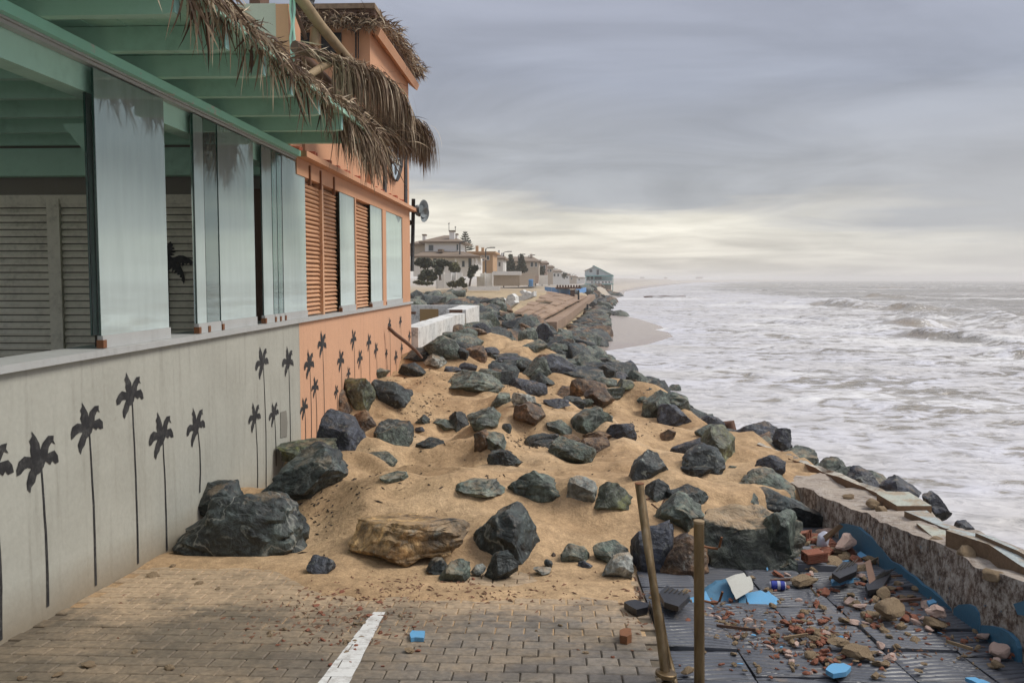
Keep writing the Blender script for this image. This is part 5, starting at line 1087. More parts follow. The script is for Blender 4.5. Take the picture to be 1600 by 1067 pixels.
tag(stand('blue_plate', [(1341, 866), (1346, 862), (1355, 868), (1354, 878), (1344, 880)], 5.75, MAT['sky_blue'], '', '', .02, .01), 'little sky blue plate standing in the rubble heap', 'rubble')
P_('blue_plate', [(1298, 905), (1332, 898), (1334, 904), (1300, 910)], MAT['sky_blue'], 'thin sky blue strip lying on mortar below the rubble heap', 'rubble', .02, .05)
P_('blue_plate', [(1290, 1045), (1300, 1036), (1318, 1035), (1330, 1040), (1322, 1049), (1302, 1052)], MAT['sky_blue'], 'flat sky blue plate in the lower rubble between the slab joints', 'rubble', .02, .04)
P_('blue_plate', [(1508, 1058), (1524, 1057), (1548, 1066), (1530, 1068)], MAT['sky_blue'], 'thin blue plate at the bottom right edge', 'rubble', .015, .03)
P_('blue_plate', [(1448, 938), (1458, 935), (1464, 940), (1452, 944)], MAT['sky_blue'], 'small blue disc of render on mortar beside the sea wall', 'rubble', .015, .06)
P_('blue_tile', [(640, 989), (644, 984), (664, 985), (662, 996), (642, 996)], MAT['sky_blue'], 'small pale blue tile fragment on the pavement right of the white line', 'rubble', .02, .022)
P_('dark_slab_piece', [(975, 940), (992, 936), (1013, 941), (1012, 948), (995, 952)], MAT['tile'], 'small dark ribbed slab piece at the edge of the sand left of the leaning bollard', 'slab', .035, .04)
P_('rubber_ring', [(968, 984), (974, 981), (986, 981), (987, 990), (980, 994), (969, 992)], MAT['rust'], 'short brown stub on the pavement joint left of the leaning bollard', 'stub', .04, .04)
for pts, z_, lb in [([(1030, 925), (1042, 914), (1078, 930), (1060, 947), (1038, 940)], .09, 'tilted ribbed slab shard left of the upright bollard'), ([(1300, 895), (1318, 876), (1340, 880), (1338, 892), (1312, 903)], .10, 'ribbed slab shard in the rubble heap under the blue wall band'), ([(1352, 912), (1382, 890), (1392, 896), (1378, 918), (1356, 922)], .05, 'ribbed slab shard under the leaf shaped blue plate')]:
    v = [onpave(a, b, z_) for a, b in pts]; m = M().prism(v, (0, 0, -.03)); o = mk('slab_shard', m, MAT['tile']); tag(o, lb, 'slab')
    c0, c1 = np.array(v[0]), np.array(v[2]); e_ = np.array(v[1])-c0
    rb = M()
    for q in range(1, 6):
        a = c0+(c1-c0)*q/6.5; b = a+e_*.55; rb.prism([a+[0, 0, .001], a+[.006, .004, .001], b+[.006, .004, .001], b+[0, 0, .001]], (0, 0, .004))
    mk('ribs', rb, MAT['dark'], o)
# hollow bricks and crushed heap
def hollow_brick(px, py, L, rz, label, pitch=0.0, up_=0.05):
    p = onpave(px, py); t = thing('hollow_brick', label, 'brick', p)
    c_, s_ = math.cos(rz), math.sin(rz); m = M()
    def pt(x, y, z): return (p[0]+x*c_-y*s_, p[1]+x*s_+y*c_, p[2]+up_+z+x*pitch)
    hw, hh = .05, .06
    for (x0, x1, y0, y1, z0, z1) in [(-L/2, L/2, -hw, -hw+.01, 0, hh), (-L/2, L/2, hw-.01, hw, 0, hh), (-L/2, L/2, -hw+.01, hw-.01, 0, .01), (-L/2, L/2*.7, -hw+.01, hw-.01, hh-.01, hh), (-L/2, L/2, -.005, .005, .01, hh-.01)]:
        mm = M().box(x0, x1, y0, y1, z0, z1); m.add([pt(*q) for q in mm.v], mm.f)
    mk('shell', m, MAT['brick'], t); rb = M()
    for q in range(5): mm = M().box(-L/2+.004, L/2-.004, -hw-.004, -hw-.0005, .006+q*.011, .011+q*.011); rb.add([pt(*v_) for v_ in mm.v], mm.f)
    mk('ribs', rb, MAT['brick'], t)
hollow_brick(1272, 888, .13, .15, 'broken red hollow brick at the left of the rubble heap', .1)
hollow_brick(1252, 868, .10, -.6, 'smaller red hollow brick behind the broken hollow brick', .3, .10)
#hollow_brick(1365, 975, .12, .9, 'red hollow brick end near the pink plaster block', .1, .02)
MAT['redpatch'] = painted('red_pattern', (.40, .06, .05), .7, amt=.3)
for px, py, s, mt, lb in [(1388, 972, 54, 'mortar', 'large mortar block crusted with pink and white plaster in the middle of the slabs'), (1390, 964, 44, 'pinkplaster', 'pink plaster crust on top of the large mortar block'), (1460, 978, 48, 'mortar', 'pale topped mortar block beside the sea wall foot'), (1462, 973, 40, 'pinkplaster', 'cream plaster crust on the block beside the sea wall foot'), (1380, 930, 30, 'mortar', 'rounded yellowish mortar lump under the leaf shaped plate'), (1448, 948, 38, 'pinkplaster', 'pale pink plaster slab by the blue render band'), (1322, 862, 46, 'pinkplaster', 'white and pink plaster block on top of the rubble heap'), (1345, 850, 34, 'pinkplaster', 'pink patterned plaster piece beneath the blue wall band'), (1257, 912, 46, 'mortar', 'long mortar piece with red brick behind the drink can'), (1283, 812, 0, 'mortar', ''), (1289, 832, 30, 'pinkplaster', 'pale chip at the foot of the long black boulder'), (1300, 880, 40, 'mortar', 'mortar lump in front of the heap'), (1075, 1052, 24, 'mortar', 'mortar lump between the bollards at the bottom'), (1310, 1010, 40, 'mortar', 'long mortar piece in the lower rubble'), (1340, 1025, 44, 'mortar', 'flat mortar piece with brick crumbs in the lower rubble'), (1560, 1022, 40, 'pinkplaster', 'cream lump at the sea wall foot near the right edge'), (1536, 998, 24, 'pinkplaster', 'small cream lump by the second blue patch')]:
    if s: frag(px, py+4, s, mt, lb, tilt_=.12, lift=.02 if 'crust' not in lb and 'on top' not in lb else .07)
m = M().prism([onpave(1358, 912, .14), onpave(1352, 880, .20), onpave(1360, 876, .2), onpave(1368, 905, .14)], (.01, .03, 0)); tag(mk('wood_splinter', m, MAT['wood_dark']), 'brown timber splinter standing up in the rubble heap', 'splinter')
m = M().prism([onpave(1275, 845, .06), onpave(1312, 818, .22), onpave(1318, 822, .2), onpave(1285, 850, .05)], (0, .03, -.02)); tag(mk('wood_batten', m, MAT['mortar']), 'pale edged batten leaning between the black boulder and the blue band', 'batten')
for i, (x0, y0, x1, y1, w_, lb) in enumerate([(1268, 918, 1278, 930, .02, 'short splinter standing in the slab joint below the can'), (1385, 900, 1440, 896, .018, 'long splinter across the tilted shard'), (1225, 995, 1262, 989, .012, 'pale splinter in the middle of the brick crumbs'), (1120, 975, 1180, 982, .008, 'thin cane lying across the ribbed slabs'), (1330, 893, 1372, 870, .02, 'broken lath leaning on the heap'), (1395, 938, 1440, 934, .022, 'weathered lath beside the rounded mortar lump'), (1480, 1000, 1520, 1012, .014, 'dark splinter near the wall foot'), (1205, 906, 1262, 902, .02, 'flat lath behind the drink can')]):
    a, b = onpave(x0, y0, .03), onpave(x1, y1, .05); tag(mk('timber_splinter', M().prism([a, b, b+[.004, w_*.6, 0], a+[0, w_, 0]], (0, 0, -.014)), MAT['wood_dark' if i % 2 else 'mortar']), 'brown '+lb if i % 2 else 'tan '+lb, 'splinter')
MAT['grit'] = painted('grit', (.20, .12, .075), .9, (.30, .08, .04), .8, 40, False)
bits('rubble_grit', [(1262, 990, 40, 16, 130), (1340, 1040, 60, 12, 150), (1390, 970, 60, 20, 120), (1130, 970, 40, 20, 120), (1300, 880, 40, 18, 120), (560, 950, 70, 16, 190), (480, 990, 90, 35, 160), (800, 925, 140, 12, 130), (1000, 940, 20, 30, 70), (1440, 1010, 80, 25, 110), (1200, 1040, 80, 20, 100), (700, 915, 90, 12, 160)], MAT['grit'], (.004, .012), 'fine brick and mortar grit over the pavement and slabs', 'grit')
# drink can: blue with a silver band and silver ends
MAT['can'] = painted('blue_can', (.02, .04, .30), .3, amt=.1); MAT['can_band'] = painted('silver_can', (.45, .47, .55), .3, amt=.1)
cp_ = onpave(1217, 914, .03); can = thing('drink_can', 'blue and silver drink can lying on the dark slabs behind the rubble', 'can', cp_)
mk('can_body', M().lathe(cp_-[.05, 0, 0], (1, -.08, 0), [(.004, .022), (.008, .026), (.038, .026)], 16).lathe(cp_-[.05, 0, 0]+[.0555, -.0045, 0], (1, -.08, 0), [(0, .026), (.024, .026)], 16), MAT['can'], can, smooth=True, sharp=40)
mk('can_band', M().lathe(cp_-[.05, 0, 0], (1, -.08, 0), [(.0385, .0263), (.055, .0263)], 16), MAT['can_band'], can, smooth=True, sharp=40)
mk('can_end', M().lathe(cp_-[.05, 0, 0], (1, -.08, 0), [(-.003, .018), (.0038, .0218)], 16).lathe(cp_-[.05, 0, 0], (1, -.08, 0), [(.0797, .0255), (.086, .021)], 16), MAT['can_band'], can, smooth=True, sharp=40)
tag(mk('glass_lump', rock_mesh := ((rock_shape(np.random.RandomState(5), 3, None)[0]*[.045, .03, .055]+onpave(1287, 843, .08)).tolist(), ICO[3][1]), MAT['can_band'], smooth=True, sharp=30), 'pale grey translucent looking lump beside the mortar heap', 'lump')
# bollards: weathered metal tubes with bent hooks
def bolfn(t, p, tc):
    n = t.noise(t.scale(tc, (3, 3, .5)), 7, 6, .7); c = t.ramp(n, [(.3, (.085, .058, .028)), (.5, (.17, .115, .055)), (.7, (.24, .19, .12))])
    S_(t, p, c, t.ramp(n, [(.3, .3), (.7, .55)]), t.bump(t.noise(tc, 60, 5), .3, .003), metal=.55)
MAT['bollard'] = material('bronzed_metal', bolfn)
def bend(pts, Y): return [at(a, b, y_) for (a, b), y_ in zip(pts, Y)]
b1 = thing('leaning_bollard', 'leaning rusty metal post with a flat collar, left of the two', 'bollard', at(1045, 1085, 3.7)); Y1 = 3.8
mk('post', M().tube(bend([(999, 757), (1012, 850), (1028, 960), (1041, 1062)], [3.95, 3.83, 3.70, 3.60]), [.0195, .0195, .0195, .0200], 20), MAT['bollard'], b1, smooth=True, sharp=50)
mk('cap', M().lathe(at(999, 756, 3.95), (0, 0, 1), [(0, .0208), (.004, .0217), (.006, .017)], 18), MAT['rust'], b1)
mk('stub', M().tube([at(1042, 1064, 3.60), at(1044, 1110, 3.58)], .022, 16), MAT['bollard'], b1, smooth=True, sharp=50)
mk('collar', M().lathe(at(1040, 1056, 3.60), (.12, 0, 1), [(0, .038), (.004, .044), (.017, .044), (.020, .039)], 24), MAT['bollard'], b1, smooth=True, sharp=40)
mk('brace', M().tube([at(1032, 958, 3.76), at(1039, 1000, 3.72), at(1049, 1040, 3.68), at(1058, 1078, 3.62)], .012, 8), MAT['bollard'], b1, smooth=True)
b2 = thing('upright_bollard', 'upright rusty metal post with a pale capped top, right of the two', 'bollard', at(1092, 1140, 3.6)); Y2 = 3.65
mk('post', M().tube([at(1092, 816, Y2), at(1093, 1140, Y2-.05)], .0214, 22), MAT['bollard'], b2, smooth=True, sharp=50)
mk('cap', M().lathe(at(1092, 817, Y2), (0, 0, 1), [(0, .0222), (.005, .023), (.010, .023), (.012, .020)], 20), MAT['wood'], b2, smooth=True, sharp=40)
for yb, ln in [(853, 1.0), (938, 1.05)]:
    mk('hook', M().tube([at(1098, yb, Y2), at(1112, yb+3, Y2-.005), at(1121, yb+4, Y2-.01), at(1124, yb+1, Y2-.01), at(1128+(yb > 900), yb-14, Y2-.02)], .0052, 8), MAT['rust'], b2, smooth=True)
# loose sticks
def stick(pts, r_, label, name='stick', mat='wood_dark', Y=None):
    v = [(at(a, b, Y[i]) if Y else onground(a, b)+[0, 0, r_]) for i, (a, b) in enumerate(pts)]; tag(mk(name, M().tube(v, r_, 7), MAT[mat], smooth=True), label, 'stick')
stick([(607, 512), (618, 522), (634, 534), (650, 548), (660, 560)], [.028, .03, .03, .026, .02], 'bent brown branch leaning on the far end of the orange wall', 'branch', Y=[13.6, 13.7, 13.8, 13.9, 13.9])
stick([(992, 903), (997, 918), (1003, 936)], .007, 'thin twig on the sand left of the leaning bollard')
stick([(1010, 782), (1030, 775), (1045, 770)], .008, 'short dark rod on the sand behind the leaning bollard')
stick([(1018, 788), (1030, 798), (1040, 778)], .006, 'bent rusty wire on the sand behind the leaning bollard', 'wire')
MAT['rustsheet'] = painted('rusty_sheet', (.11, .05, .03), .85, (.04, .025, .02), .6, 8, False)
m = M(); pts = [(1010, 655), (1040, 650), (1055, 662), (1064, 678), (1098, 684), (1120, 668), (1140, 662), (1152, 680), (1150, 668), (1135, 652), (1110, 662), (1070, 668), (1055, 652), (1030, 646)]
tag(mk('rusty_edging', M().tube([at(a, b, y_) for a, b, y_ in [(998, 656, 14.6), (1030, 651, 14.5), (1048, 655, 14.3), (1056, 676, 14.2), (1085, 682, 14.1), (1100, 680, 14.0), (1120, 668, 14.0), (1142, 664, 13.9), (1150, 690, 13.8)]], [.03, .06, .07, .09, .11, .11, .09, .09, .06], 7), MAT['rustsheet'], smooth=True), 'twisted rusty brown edging strip at the end of the coping', 'scrap')
# slabs tumbled on the sea wall
def wslab(name, pts, z, mat, label, th):
    v = []
    for q in pts: v.append(onz(q[0], q[1], z+(q[2] if len(q) > 2 else 0)))
    tag(mk(name, M().prism(v, (0, 0, -th)), MAT[mat]), label, 'slab')
wslab('loose_slab', [(1370, 771), (1376, 767), (1420, 768), (1456, 790), (1402, 790)], 2.07, 'slab_pale', 'pale green grey slab lying at the end of the coping', .05)
wslab('loose_slab', [(1372, 778), (1400, 792), (1452, 794), (1466, 812), (1420, 806), (1376, 786)], 2.02, 'coping', 'brown layered slab under the pale green grey slab', .06)
wslab('loose_slab', [(1413, 798), (1448, 797), (1476, 818), (1520, 838), (1474, 824), (1430, 805)], 2.12, 'slab_blue', 'narrow broken slab with a blue streak on the wall top', .07)
wslab('loose_slab', [(1432, 817), (1477, 828), (1480, 845), (1462, 842)], 2.13, 'slab_pale', 'pale cracked plate on the wall top next to the red brick', .03)
wslab('loose_slab', [(1478, 828), (1490, 826), (1524, 833), (1600, 862), (1690, 905), (1720, 940), (1596, 884), (1545, 850)], 2.26, 'slab_blue', 'big tilted slab with blue traces at the right edge', .10)
wslab('loose_slab', [(1524, 832), (1552, 838), (1600, 862), (1640, 888), (1590, 860)], 2.28, 'slab_blue', 'thin dark edged slab behind the big tilted slab', .03)
for px, py, s, mt, lb in [(1487, 855, 26, 'brick', 'red brick lump on top of the sea wall'), (1510, 868, 34, 'mortar', 'brown mortar lump right of the red brick on the wall'), (1553, 905, 34, 'mortar', 'sandy lump on the wall top near the right edge'), (1463, 850, 22, 'mortar', 'dull lump left of the red brick on the wall'), (1365, 790, 28, 'mortar', 'brown chunk under the coping end'), (1378, 800, 22, 'mortar', 'smaller chunk below the coping end'), (1325, 780, 18, 'mortar', 'dark bits on the wall behind the coping')]:
    p = onz(px, py, topz(min(9, 2.32*1400/(px-862)))+.02); me = random.choice(CH[mt]); o = bpy.data.objects.new('wall_rubble', me); COL.objects.link(o); s_ = s/1400*p[1]; o.scale = (s_,)*3; o.location = p+[0, 0, .02]; o.rotation_euler = (.1, .1, random.uniform(0, 6)); tag(o, lb, 'rubble')
# rubble and sand between the wall and the coping
fill = kind(grid('wall_fill', *(lambda XX, YY: (XX, YY, np.vectorize(lambda y: min(topz(y), cz_(y)-.12) if y > 6.8 else topz(y)-.05)(YY)+.05*fbm(XX*4, YY*3, 3, 61)))(*np.meshgrid(np.linspace(2.14, 2.51, 14), np.linspace(6.6, 12.2, 160))), MAT['sand']), 'structure')
# ================================================================== COURTYARD WALL BEYOND THE BAR
MAT['white'] = painted('white_wall', (.70, .70, .67), .75, (.10, .09, .08), .9, 4.5, False)
MAT['white2'] = painted('far_white_wall', (.84, .84, .82), .8, (.4, .36, .3), .4, 1)
MAT['ochre'] = painted('ochre_patch', (.35, .23, .10), .85, amt=.3)
cy_ = thing('courtyard_wall', 'low white battered wall with black scuffs just beyond the orange bar', 'wall', (-2.3, 20, 2.2))
def longwall(X0, X1, y0, y1, z0a, z0b, th): # along Y with a varying top
    ys = np.linspace(y0, y1, 40); v, f = [], []
    for i, y in enumerate(ys):
        x = X0+(X1-X0)*i/39; zt = z0a+(z0b-z0a)*i/39+.02*float(fbm(np.array(y*1.5), np.array(1.), 3, 70)); bulge = .015*float(fbm(np.array(y*2.), np.array(5.), 2, 71))
        v += [(x+bulge, y, 1.9), (x+bulge, y, zt), (x-th, y, zt+.01), (x-th, y, 1.9)]
    for i in range(39):
        for a in range(3): f.append((i*4+a, i*4+4+a, i*4+5+a, i*4+1+a))
    f += [(0, 1, 2, 3), (156, 159, 158, 157)]; return v, f
za, zb = onx(655, 507, -2.42)[2], onx(725, 490, -2.15)[2]
mk('front_wall', longwall(-2.44, -2.12, 16.3, 21.9, 2.72, 2.78, .32), MAT['white'], cy_, smooth=True, sharp=40)
mk('end_block', longwall(-2.11, -1.98, 22.0, 24.6, 2.86, 2.9, .5), MAT['white'], cy_, smooth=True, sharp=40)
mk('gap_panel', M().box(-2.5, -2.12, 21.91, 21.99, 2.2, 2.68), MAT['ochre'], cy_)
mk('return_wall', M().box(-7, -2.5, 24.3, 24.6, 2.0, 2.90), MAT['white'], cy_)
p0, p1 = at(656, 484, 24.29), at(685, 506, 24.29); mk('ochre_patch', M().box(p0[0], p1[0], 24.285, 24.299, p1[2], p0[2]+.02), MAT['ochre'], cy_)
for a, b in [((641, 649), (489, 491)), ((702, 722), (486, 489))]:
    q0, q1 = at(a[0], b[0], 20.5), at(a[1], b[1], 20.5); mk('dark_beam', M().box(q0[0], q1[0], 20.5, 20.62, q1[2], q0[2]+.03), MAT['wood_dark'], cy_)
kind(mk('courtyard_floor', M().box(-7, -2.46, 16.2, 24.3, 1.6, 2.3), MAT['ground']), 'structure')

# ================================================================== BROKEN PROMENADE
def promfn(t, p, tc): S_(t, p, t.ramp(t.noise(tc, .5, 6, .7), [(.3, (.21, .14, .095)), (.7, (.33, .225, .15))]), .85, t.bump(t.noise(tc, 4, 6), .6, .05))
MAT['prom'] = material('brown_paving', promfn)
pr = kind(mk('fallen_promenade', M().box(-.2, -.1, 60, 60.1, 1.0, 1.05), MAT['prom']), 'structure')
# tilted paving panels sliding towards the sea: near row and far row
def quad3(a, b, c_, d, th=.10): return M().prism([a, b, c_, d], (0, 0, -th))
def lat(u, v):   # (u across land->sea, v away) on the slumped surface, from its four corners in the picture
    A, B, C, D = at(803, 487, 41), at(846, 499, 44), at(918, 462, 96), at(856, 456, 84)
    return (A*(1-u)+B*u)*(1-v)+(D*(1-u)+C*u)*v
nu, nv = 4, 9
for i in range(nu):
    for j in range(nv):
        if j == 3 and i < 2: continue
        g = .03; u0, u1, v0, v1 = (i+g)/nu, (i+1-g)/nu, (j+g*1.5)/nv, (j+1-g*1.5)/nv; dz_ = random.uniform(-.05, .05); tl = random.uniform(-.05, .05)
        q = [lat(u0, v0), lat(u1, v0), lat(u1, v1), lat(u0, v1)]; q = [a+[0, 0, dz_+(tl if n_ in (0, 3) else -tl)] for n_, a in enumerate(q)]
        mk('paving_panel', quad3(*q), MAT['prom'], pr)
edge_pts = [(846, 503, 43.5), (865, 494, 52), (885, 482, 66), (905, 470, 84), (920, 460, 105)]
for (a, b) in zip(edge_pts[:-1], edge_pts[1:]):
    A, B = at(*a), at(*b); mk('kerb_beam', M().prism([A, A+[.75, .1, 0], B+[.75, .1, 0], B], (0, 0, -.5)), MAT['prom'], pr)
# broken white parapet pieces
for i, (pts, Y) in enumerate([([(779, 474), (783, 466), (790, 470), (793, 462), (800, 459), (805, 464), (806, 474), (792, 478), (781, 479)], 58), ([(806, 463), (815, 462), (822, 455), (829, 458), (834, 455), (834, 463), (826, 467), (815, 470), (806, 470)], 66), ([(776, 487), (786, 478), (803, 470), (806, 473), (795, 482), (786, 488)], 50), ([(811, 455), (817, 453), (822, 459), (815, 460)], 70), ([(775, 491), (786, 488), (788, 494), (778, 497)], 47)]):
    o = mk('broken_parapet', M().prism([at(a, b, Y) for a, b in pts], (.2, .5, 0)), MAT['white']); tag(o, ['jagged white parapet block left of the fallen paving', 'white parapet block with a notched top beside the fallen paving', 'long white leaning parapet slab at the near edge of the fallen paving', 'small white chunk behind the notched block', 'white lump lowest among the parapet pieces'][i], 'rubble')
# blue hoarding and dark hut on the promenade edge
MAT['hoard'] = painted('blue_hoarding', (.10, .28, .58), .6, (.3, .4, .5), .4, .8)
ho = thing('blue_hoarding', 'bright blue boarded fence along the broken promenade edge', 'fence', at(870, 460, 90))
hp = [(851, 448, 453, 92), (862, 449, 459, 90), (875, 450, 463, 88), (891, 452, 468, 86)]
for (a, b) in zip(hp[:-1], hp[1:]):
    v = [at(a[0], a[1], a[3]), at(b[0]-.2, b[1], b[3]), at(b[0]-.2, b[2], b[3]), at(a[0], a[2], a[3])]; mk('board_panel', M().prism(v, (0, .15, 0)), MAT['hoard'], ho)
v = [at(899, 452, 110), at(916, 449, 125), at(916, 456, 125), at(899, 463, 110)]; mk('board_panel', M().prism(v, (0, .15, 0)), MAT['hoard'], ho)
hut = thing('dark_hut', 'small dark brown hut at the seaward end of the blue hoarding', 'hut', at(895, 468, 86))
q0, q1 = at(891.5, 453, 86.2), at(898, 468, 86.2); mk('hut_wall', M().box(q0[0], q1[0], 86.2, 88, q1[2], q0[2]), MAT['wood_dark'], hut)
q0, q1 = at(868, 449, 86), at(908, 451.5, 86); mk('flat_awning', M().box(q0[0], q1[0], 86, 89, q1[2], q0[2]), MAT['wood_dark'], hut)
for i in range(9): q = at(871+i*4.3, 449, 87.5); mk('beam_end', M().box(q[0]-.08, q[0]+.08, 87.5, 88, q[2]+.01, q[2]+.22), MAT['wood_dark'], hut)
for a, b, c_, Y, lb in [(904, 453, 474, 80, 'dark tall stake standing on the promenade edge'), (918, 475, 484, 70, 'short dark stake in the shallow water')]:
    tag(mk('stake', M().tube([at(a, c_, Y), at(a, b, Y)], .09, 6), MAT['black']), lb, 'stake')

# ================================================================== LAMP POSTS
MAT['lamp'] = painted('lamp_metal', (.05, .055, .06), .5, amt=.2)
for i, (px, top, bot, Y) in enumerate([(718.5, 379.5, 450, 93), (759, 389, 450, 110), (787, 395, 448.5, 128), (810, 399, 447, 146), (826, 400, 447, 158), (837, 408, 446, 176), (847, 411, 446, 195), (858, 417, 445.5, 220), (865, 421, 445, 245), (871, 423, 444.5, 275), (877, 425, 444, 305), (883, 427, 443.5, 345), (889, 428, 443, 390), (894, 429, 443, 430), (898, 430, 442.5, 480)]):
    nm = ['nearest, in front of the white villa', 'second, by the white garden wall', 'third, in front of the grey hedge wall', 'fourth along the promenade', 'fifth, beside the blue bin'][i] if i < 5 else None
    t = thing('street_lamp', 'dark street lamp '+nm if nm else 'slim far street lamp in the receding row by the promenade', 'street lamp', at(px, bot, Y), 'street lamps along the promenade')
    r_ = .055+Y*.00022; A, B = at(px, bot+1, Y), at(px, top, Y)
    mk('lamp_post', M().tube([A, B], [r_*1.3, r_], 6), MAT['lamp'], t)
    mk('lamp_arm', M().tube([B, B+[.25, 0, .12], B+[.8, 0, .15]], r_*.6, 5), MAT['lamp'], t)
    mk('lamp_head', M().box(B[0]+.5, B[0]+1.15, Y-.12, Y+.12, B[2]+.10, B[2]+.22), MAT['lamp'], t)

# ================================================================== HOUSES
MAT['tiles'] = painted('brown_roof', (.22, .165, .12), .85, (.08, .06, .045), .5, 1.5, False)
MAT['villa'] = painted('villa_wall', (.84, .83, .80), .8, (.5, .47, .43), .2, .6)
MAT['window'] = painted('window_glass', (.07, .09, .10), .2, amt=.2)
MAT['housewhite'] = painted('white_house', (.76, .75, .72), .8, amt=.3, scale=.6)
MAT['houseorange'] = painted('orange_house', (.50, .32, .18), .8, amt=.3, scale=.6)
MAT['housebeige'] = painted('beige_house', (.52, .45, .37), .8, amt=.3, scale=.6)
MAT['housepink'] = painted('pinkish_house', (.46, .35, .29), .8, amt=.3, scale=.6)
MAT['brownfence'] = painted('brown_fence', (.42, .35, .27), .85, amt=.5, scale=1)
def bxp(x0, x1, y0, y1, Y, d, gap=0):
    A, B = at(x0, y1, Y), at(x1, y0, Y); return M().box(A[0], B[0], Y+gap, Y+d, A[2], B[2])
def hip(x0, x1, ye, ya, Y, d, ov=0.4, th=.18, ridge=.3):
    A, B = at(x0, ye, Y), at(x1, ye, Y); zt = at((x0+x1)/2, ya, Y)[2]; a, b, y0, y1 = A[0]-ov, B[0]+ov, Y-ov, Y+d+ov; cx = (a+b)/2; hw = (b-a)*ridge/2; my = (y0+y1)/2; z = A[2]
    return M().add([(a, y0, z-th), (b, y0, z-th), (b, y1, z-th), (a, y1, z-th), (a, y0, z), (b, y0, z), (b, y1, z), (a, y1, z), (cx-hw, my, zt), (cx+hw, my, zt)],
                   [(3, 2, 1, 0), (0, 1, 5, 4), (1, 2, 6, 5), (2, 3, 7, 6), (3, 0, 4, 7), (4, 5, 9, 8), (5, 6, 9), (6, 7, 8, 9), (7, 4, 8)])
def win(x0, x1, y0, y1, Y, par, name='window'):
    A, B = at(x0, y1, Y), at(x1, y0, Y); f = mk(name, M().box(A[0]-.06, B[0]+.06, Y-.05, Y+.02, A[2]-.06, B[2]+.06), MAT['housewhite'], par)
    mk('pane', M().box(A[0], B[0], Y-.06, Y-.051, A[2], B[2]), MAT['window'], f); return f
v = thing('white_villa', 'two storey white villa with hipped brown tile roof and chimneys', 'house', at(695, 430, 92)); Y = 92
mk('upper_floor', bxp(664, 716, 378, 396, Y+3, 8), MAT['villa'], v); mk('roof', hip(661, 721, 377.5, 365, Y+3, 8, ridge=.1), MAT['tiles'], v)
mk('lower_floor', bxp(646, 742, 401, 432, Y+.8, 10), MAT['villa'], v)
sk = M(); A, B = at(644, 400, Y), at(750, 400, Y); C, D = at(663, 393, Y+2.9), at(724, 393, Y+2.9); sk.add([A, B, D, C, A-[0, 0, .22], B-[0, 0, .22], B+[0, 10, 0]-[0, 0, .22], B+[0, 10, 0]], [(0, 1, 2, 3), (4, 5, 1, 0), (5, 6, 7, 1), (1, 7, 2)]); mk('skirt_roof', sk, MAT['tiles'], v)
mk('left_wing', bxp(640, 664, 382, 400, Y+5, 8), MAT['housebeige'], v); mk('wing_roof', hip(644, 670, 381, 374, Y+5, 6), MAT['tiles'], v)
for a in [(702, 710, 360, 376, 4), (711, 714.5, 365, 378, 5), (660, 664.5, 366, 378, 4)]:
    c0 = mk('chimney', bxp(a[0], a[1], a[2]+2, a[3], Y+a[4], .9), MAT['villa'], v); mk('chimney_cap', bxp(a[0]-.8, a[1]+.8, a[2], a[2]+1.8, Y+a[4]-.1, 1.1), MAT['tiles'], c0)
mk('dormer', bxp(684, 691.5, 389.5, 394, Y+1.5, 1.4), MAT['tiles'], v)
for a in [(670, 677, 383, 392), (713.6, 716, 382, 391)]: win(*a, Y+2.97, v)
for a in [(703, 706.5, 409, 417), (722, 726, 408, 417), (732, 736.5, 403, 417), (677, 682, 404, 409)]: win(*a, Y+.77, v)
for a in (711, 738, 744): mk('column', bxp(a, a+1.6, 401, 419, Y+.1, .25), MAT['villa'], v)
mk('terrace_wall', bxp(735, 752, 417, 422, Y, .2), MAT['villa'], v)
for a in (701.5, 711.5): mk('aerial', M().tube([at(a, 362, Y+5), at(a, 348 if a < 705 else 354, Y+5)], .03, 4).tube([at(a-1.4, 350 if a < 705 else 355.5, Y+5), at(a+1.4, 349 if a < 705 else 354.5, Y+5)], .03, 4), MAT['lamp'], v)
gwl = thing('garden_wall', 'white panelled garden wall in front of the villa', 'wall', at(720, 450, 86))
for a, b, t_, bb, Yd in [(682, 705, 427, 451, 86), (705.3, 722, 426, 450.5, 87), (745, 769.5, 427, 449, 100)]: mk('wall_panel', bxp(a, b, t_, bb, Yd, .25), MAT['white2'], gwl)
for a, Yd in [(681.5, 86), (693, 86), (705, 86.8), (712, 86.8), (757, 99.8), (769, 99.8)]: mk('pillar', bxp(a-.6, a+.9, 425.5, 451 if Yd < 90 else 449, Yd-.15, .5), MAT['housewhite'], gwl)
for a, b, t_, bb, lb, Yd in [(708, 722, 450, 456, 'low white kerb wall left of the brown box beside the sand', 80), (730, 781, 447.5, 454, 'long low white kerb wall below the garden wall', 82)]: tag(mk('kerb_wall', bxp(a, b, t_, bb, Yd, .3), MAT['white2']), lb, 'wall')
tag(mk('brown_box', bxp(721.5, 730, 451, 457, 79.5, .8), MAT['brownfence']), 'brown box between the two low white kerb walls', 'box')
for a in [(745, 750, 418, 432, 98), (770, 843, 424, 432, 120)]: pass
tag(mk('boundary_wall', bxp(771, 812, 424, 432, 112, .3).box(*(lambda A, B: (A[0], B[0], 111.8, 112.0, A[2], B[2]))(at(771, 447, 112), at(812, 432, 112))), MAT['brownfence']), 'long brown boarded boundary wall with white top beyond the second lamp', 'wall')
tag(mk('white_coping', bxp(770, 815, 424, 430, 111.5, .25), MAT['white2']), 'white band along the top of the brown boundary wall', 'wall')
tag(mk('boundary_wall', bxp(812, 836, 427, 446, 130, .3), MAT['housebeige']), 'beige boundary wall section before the red gate', 'wall')
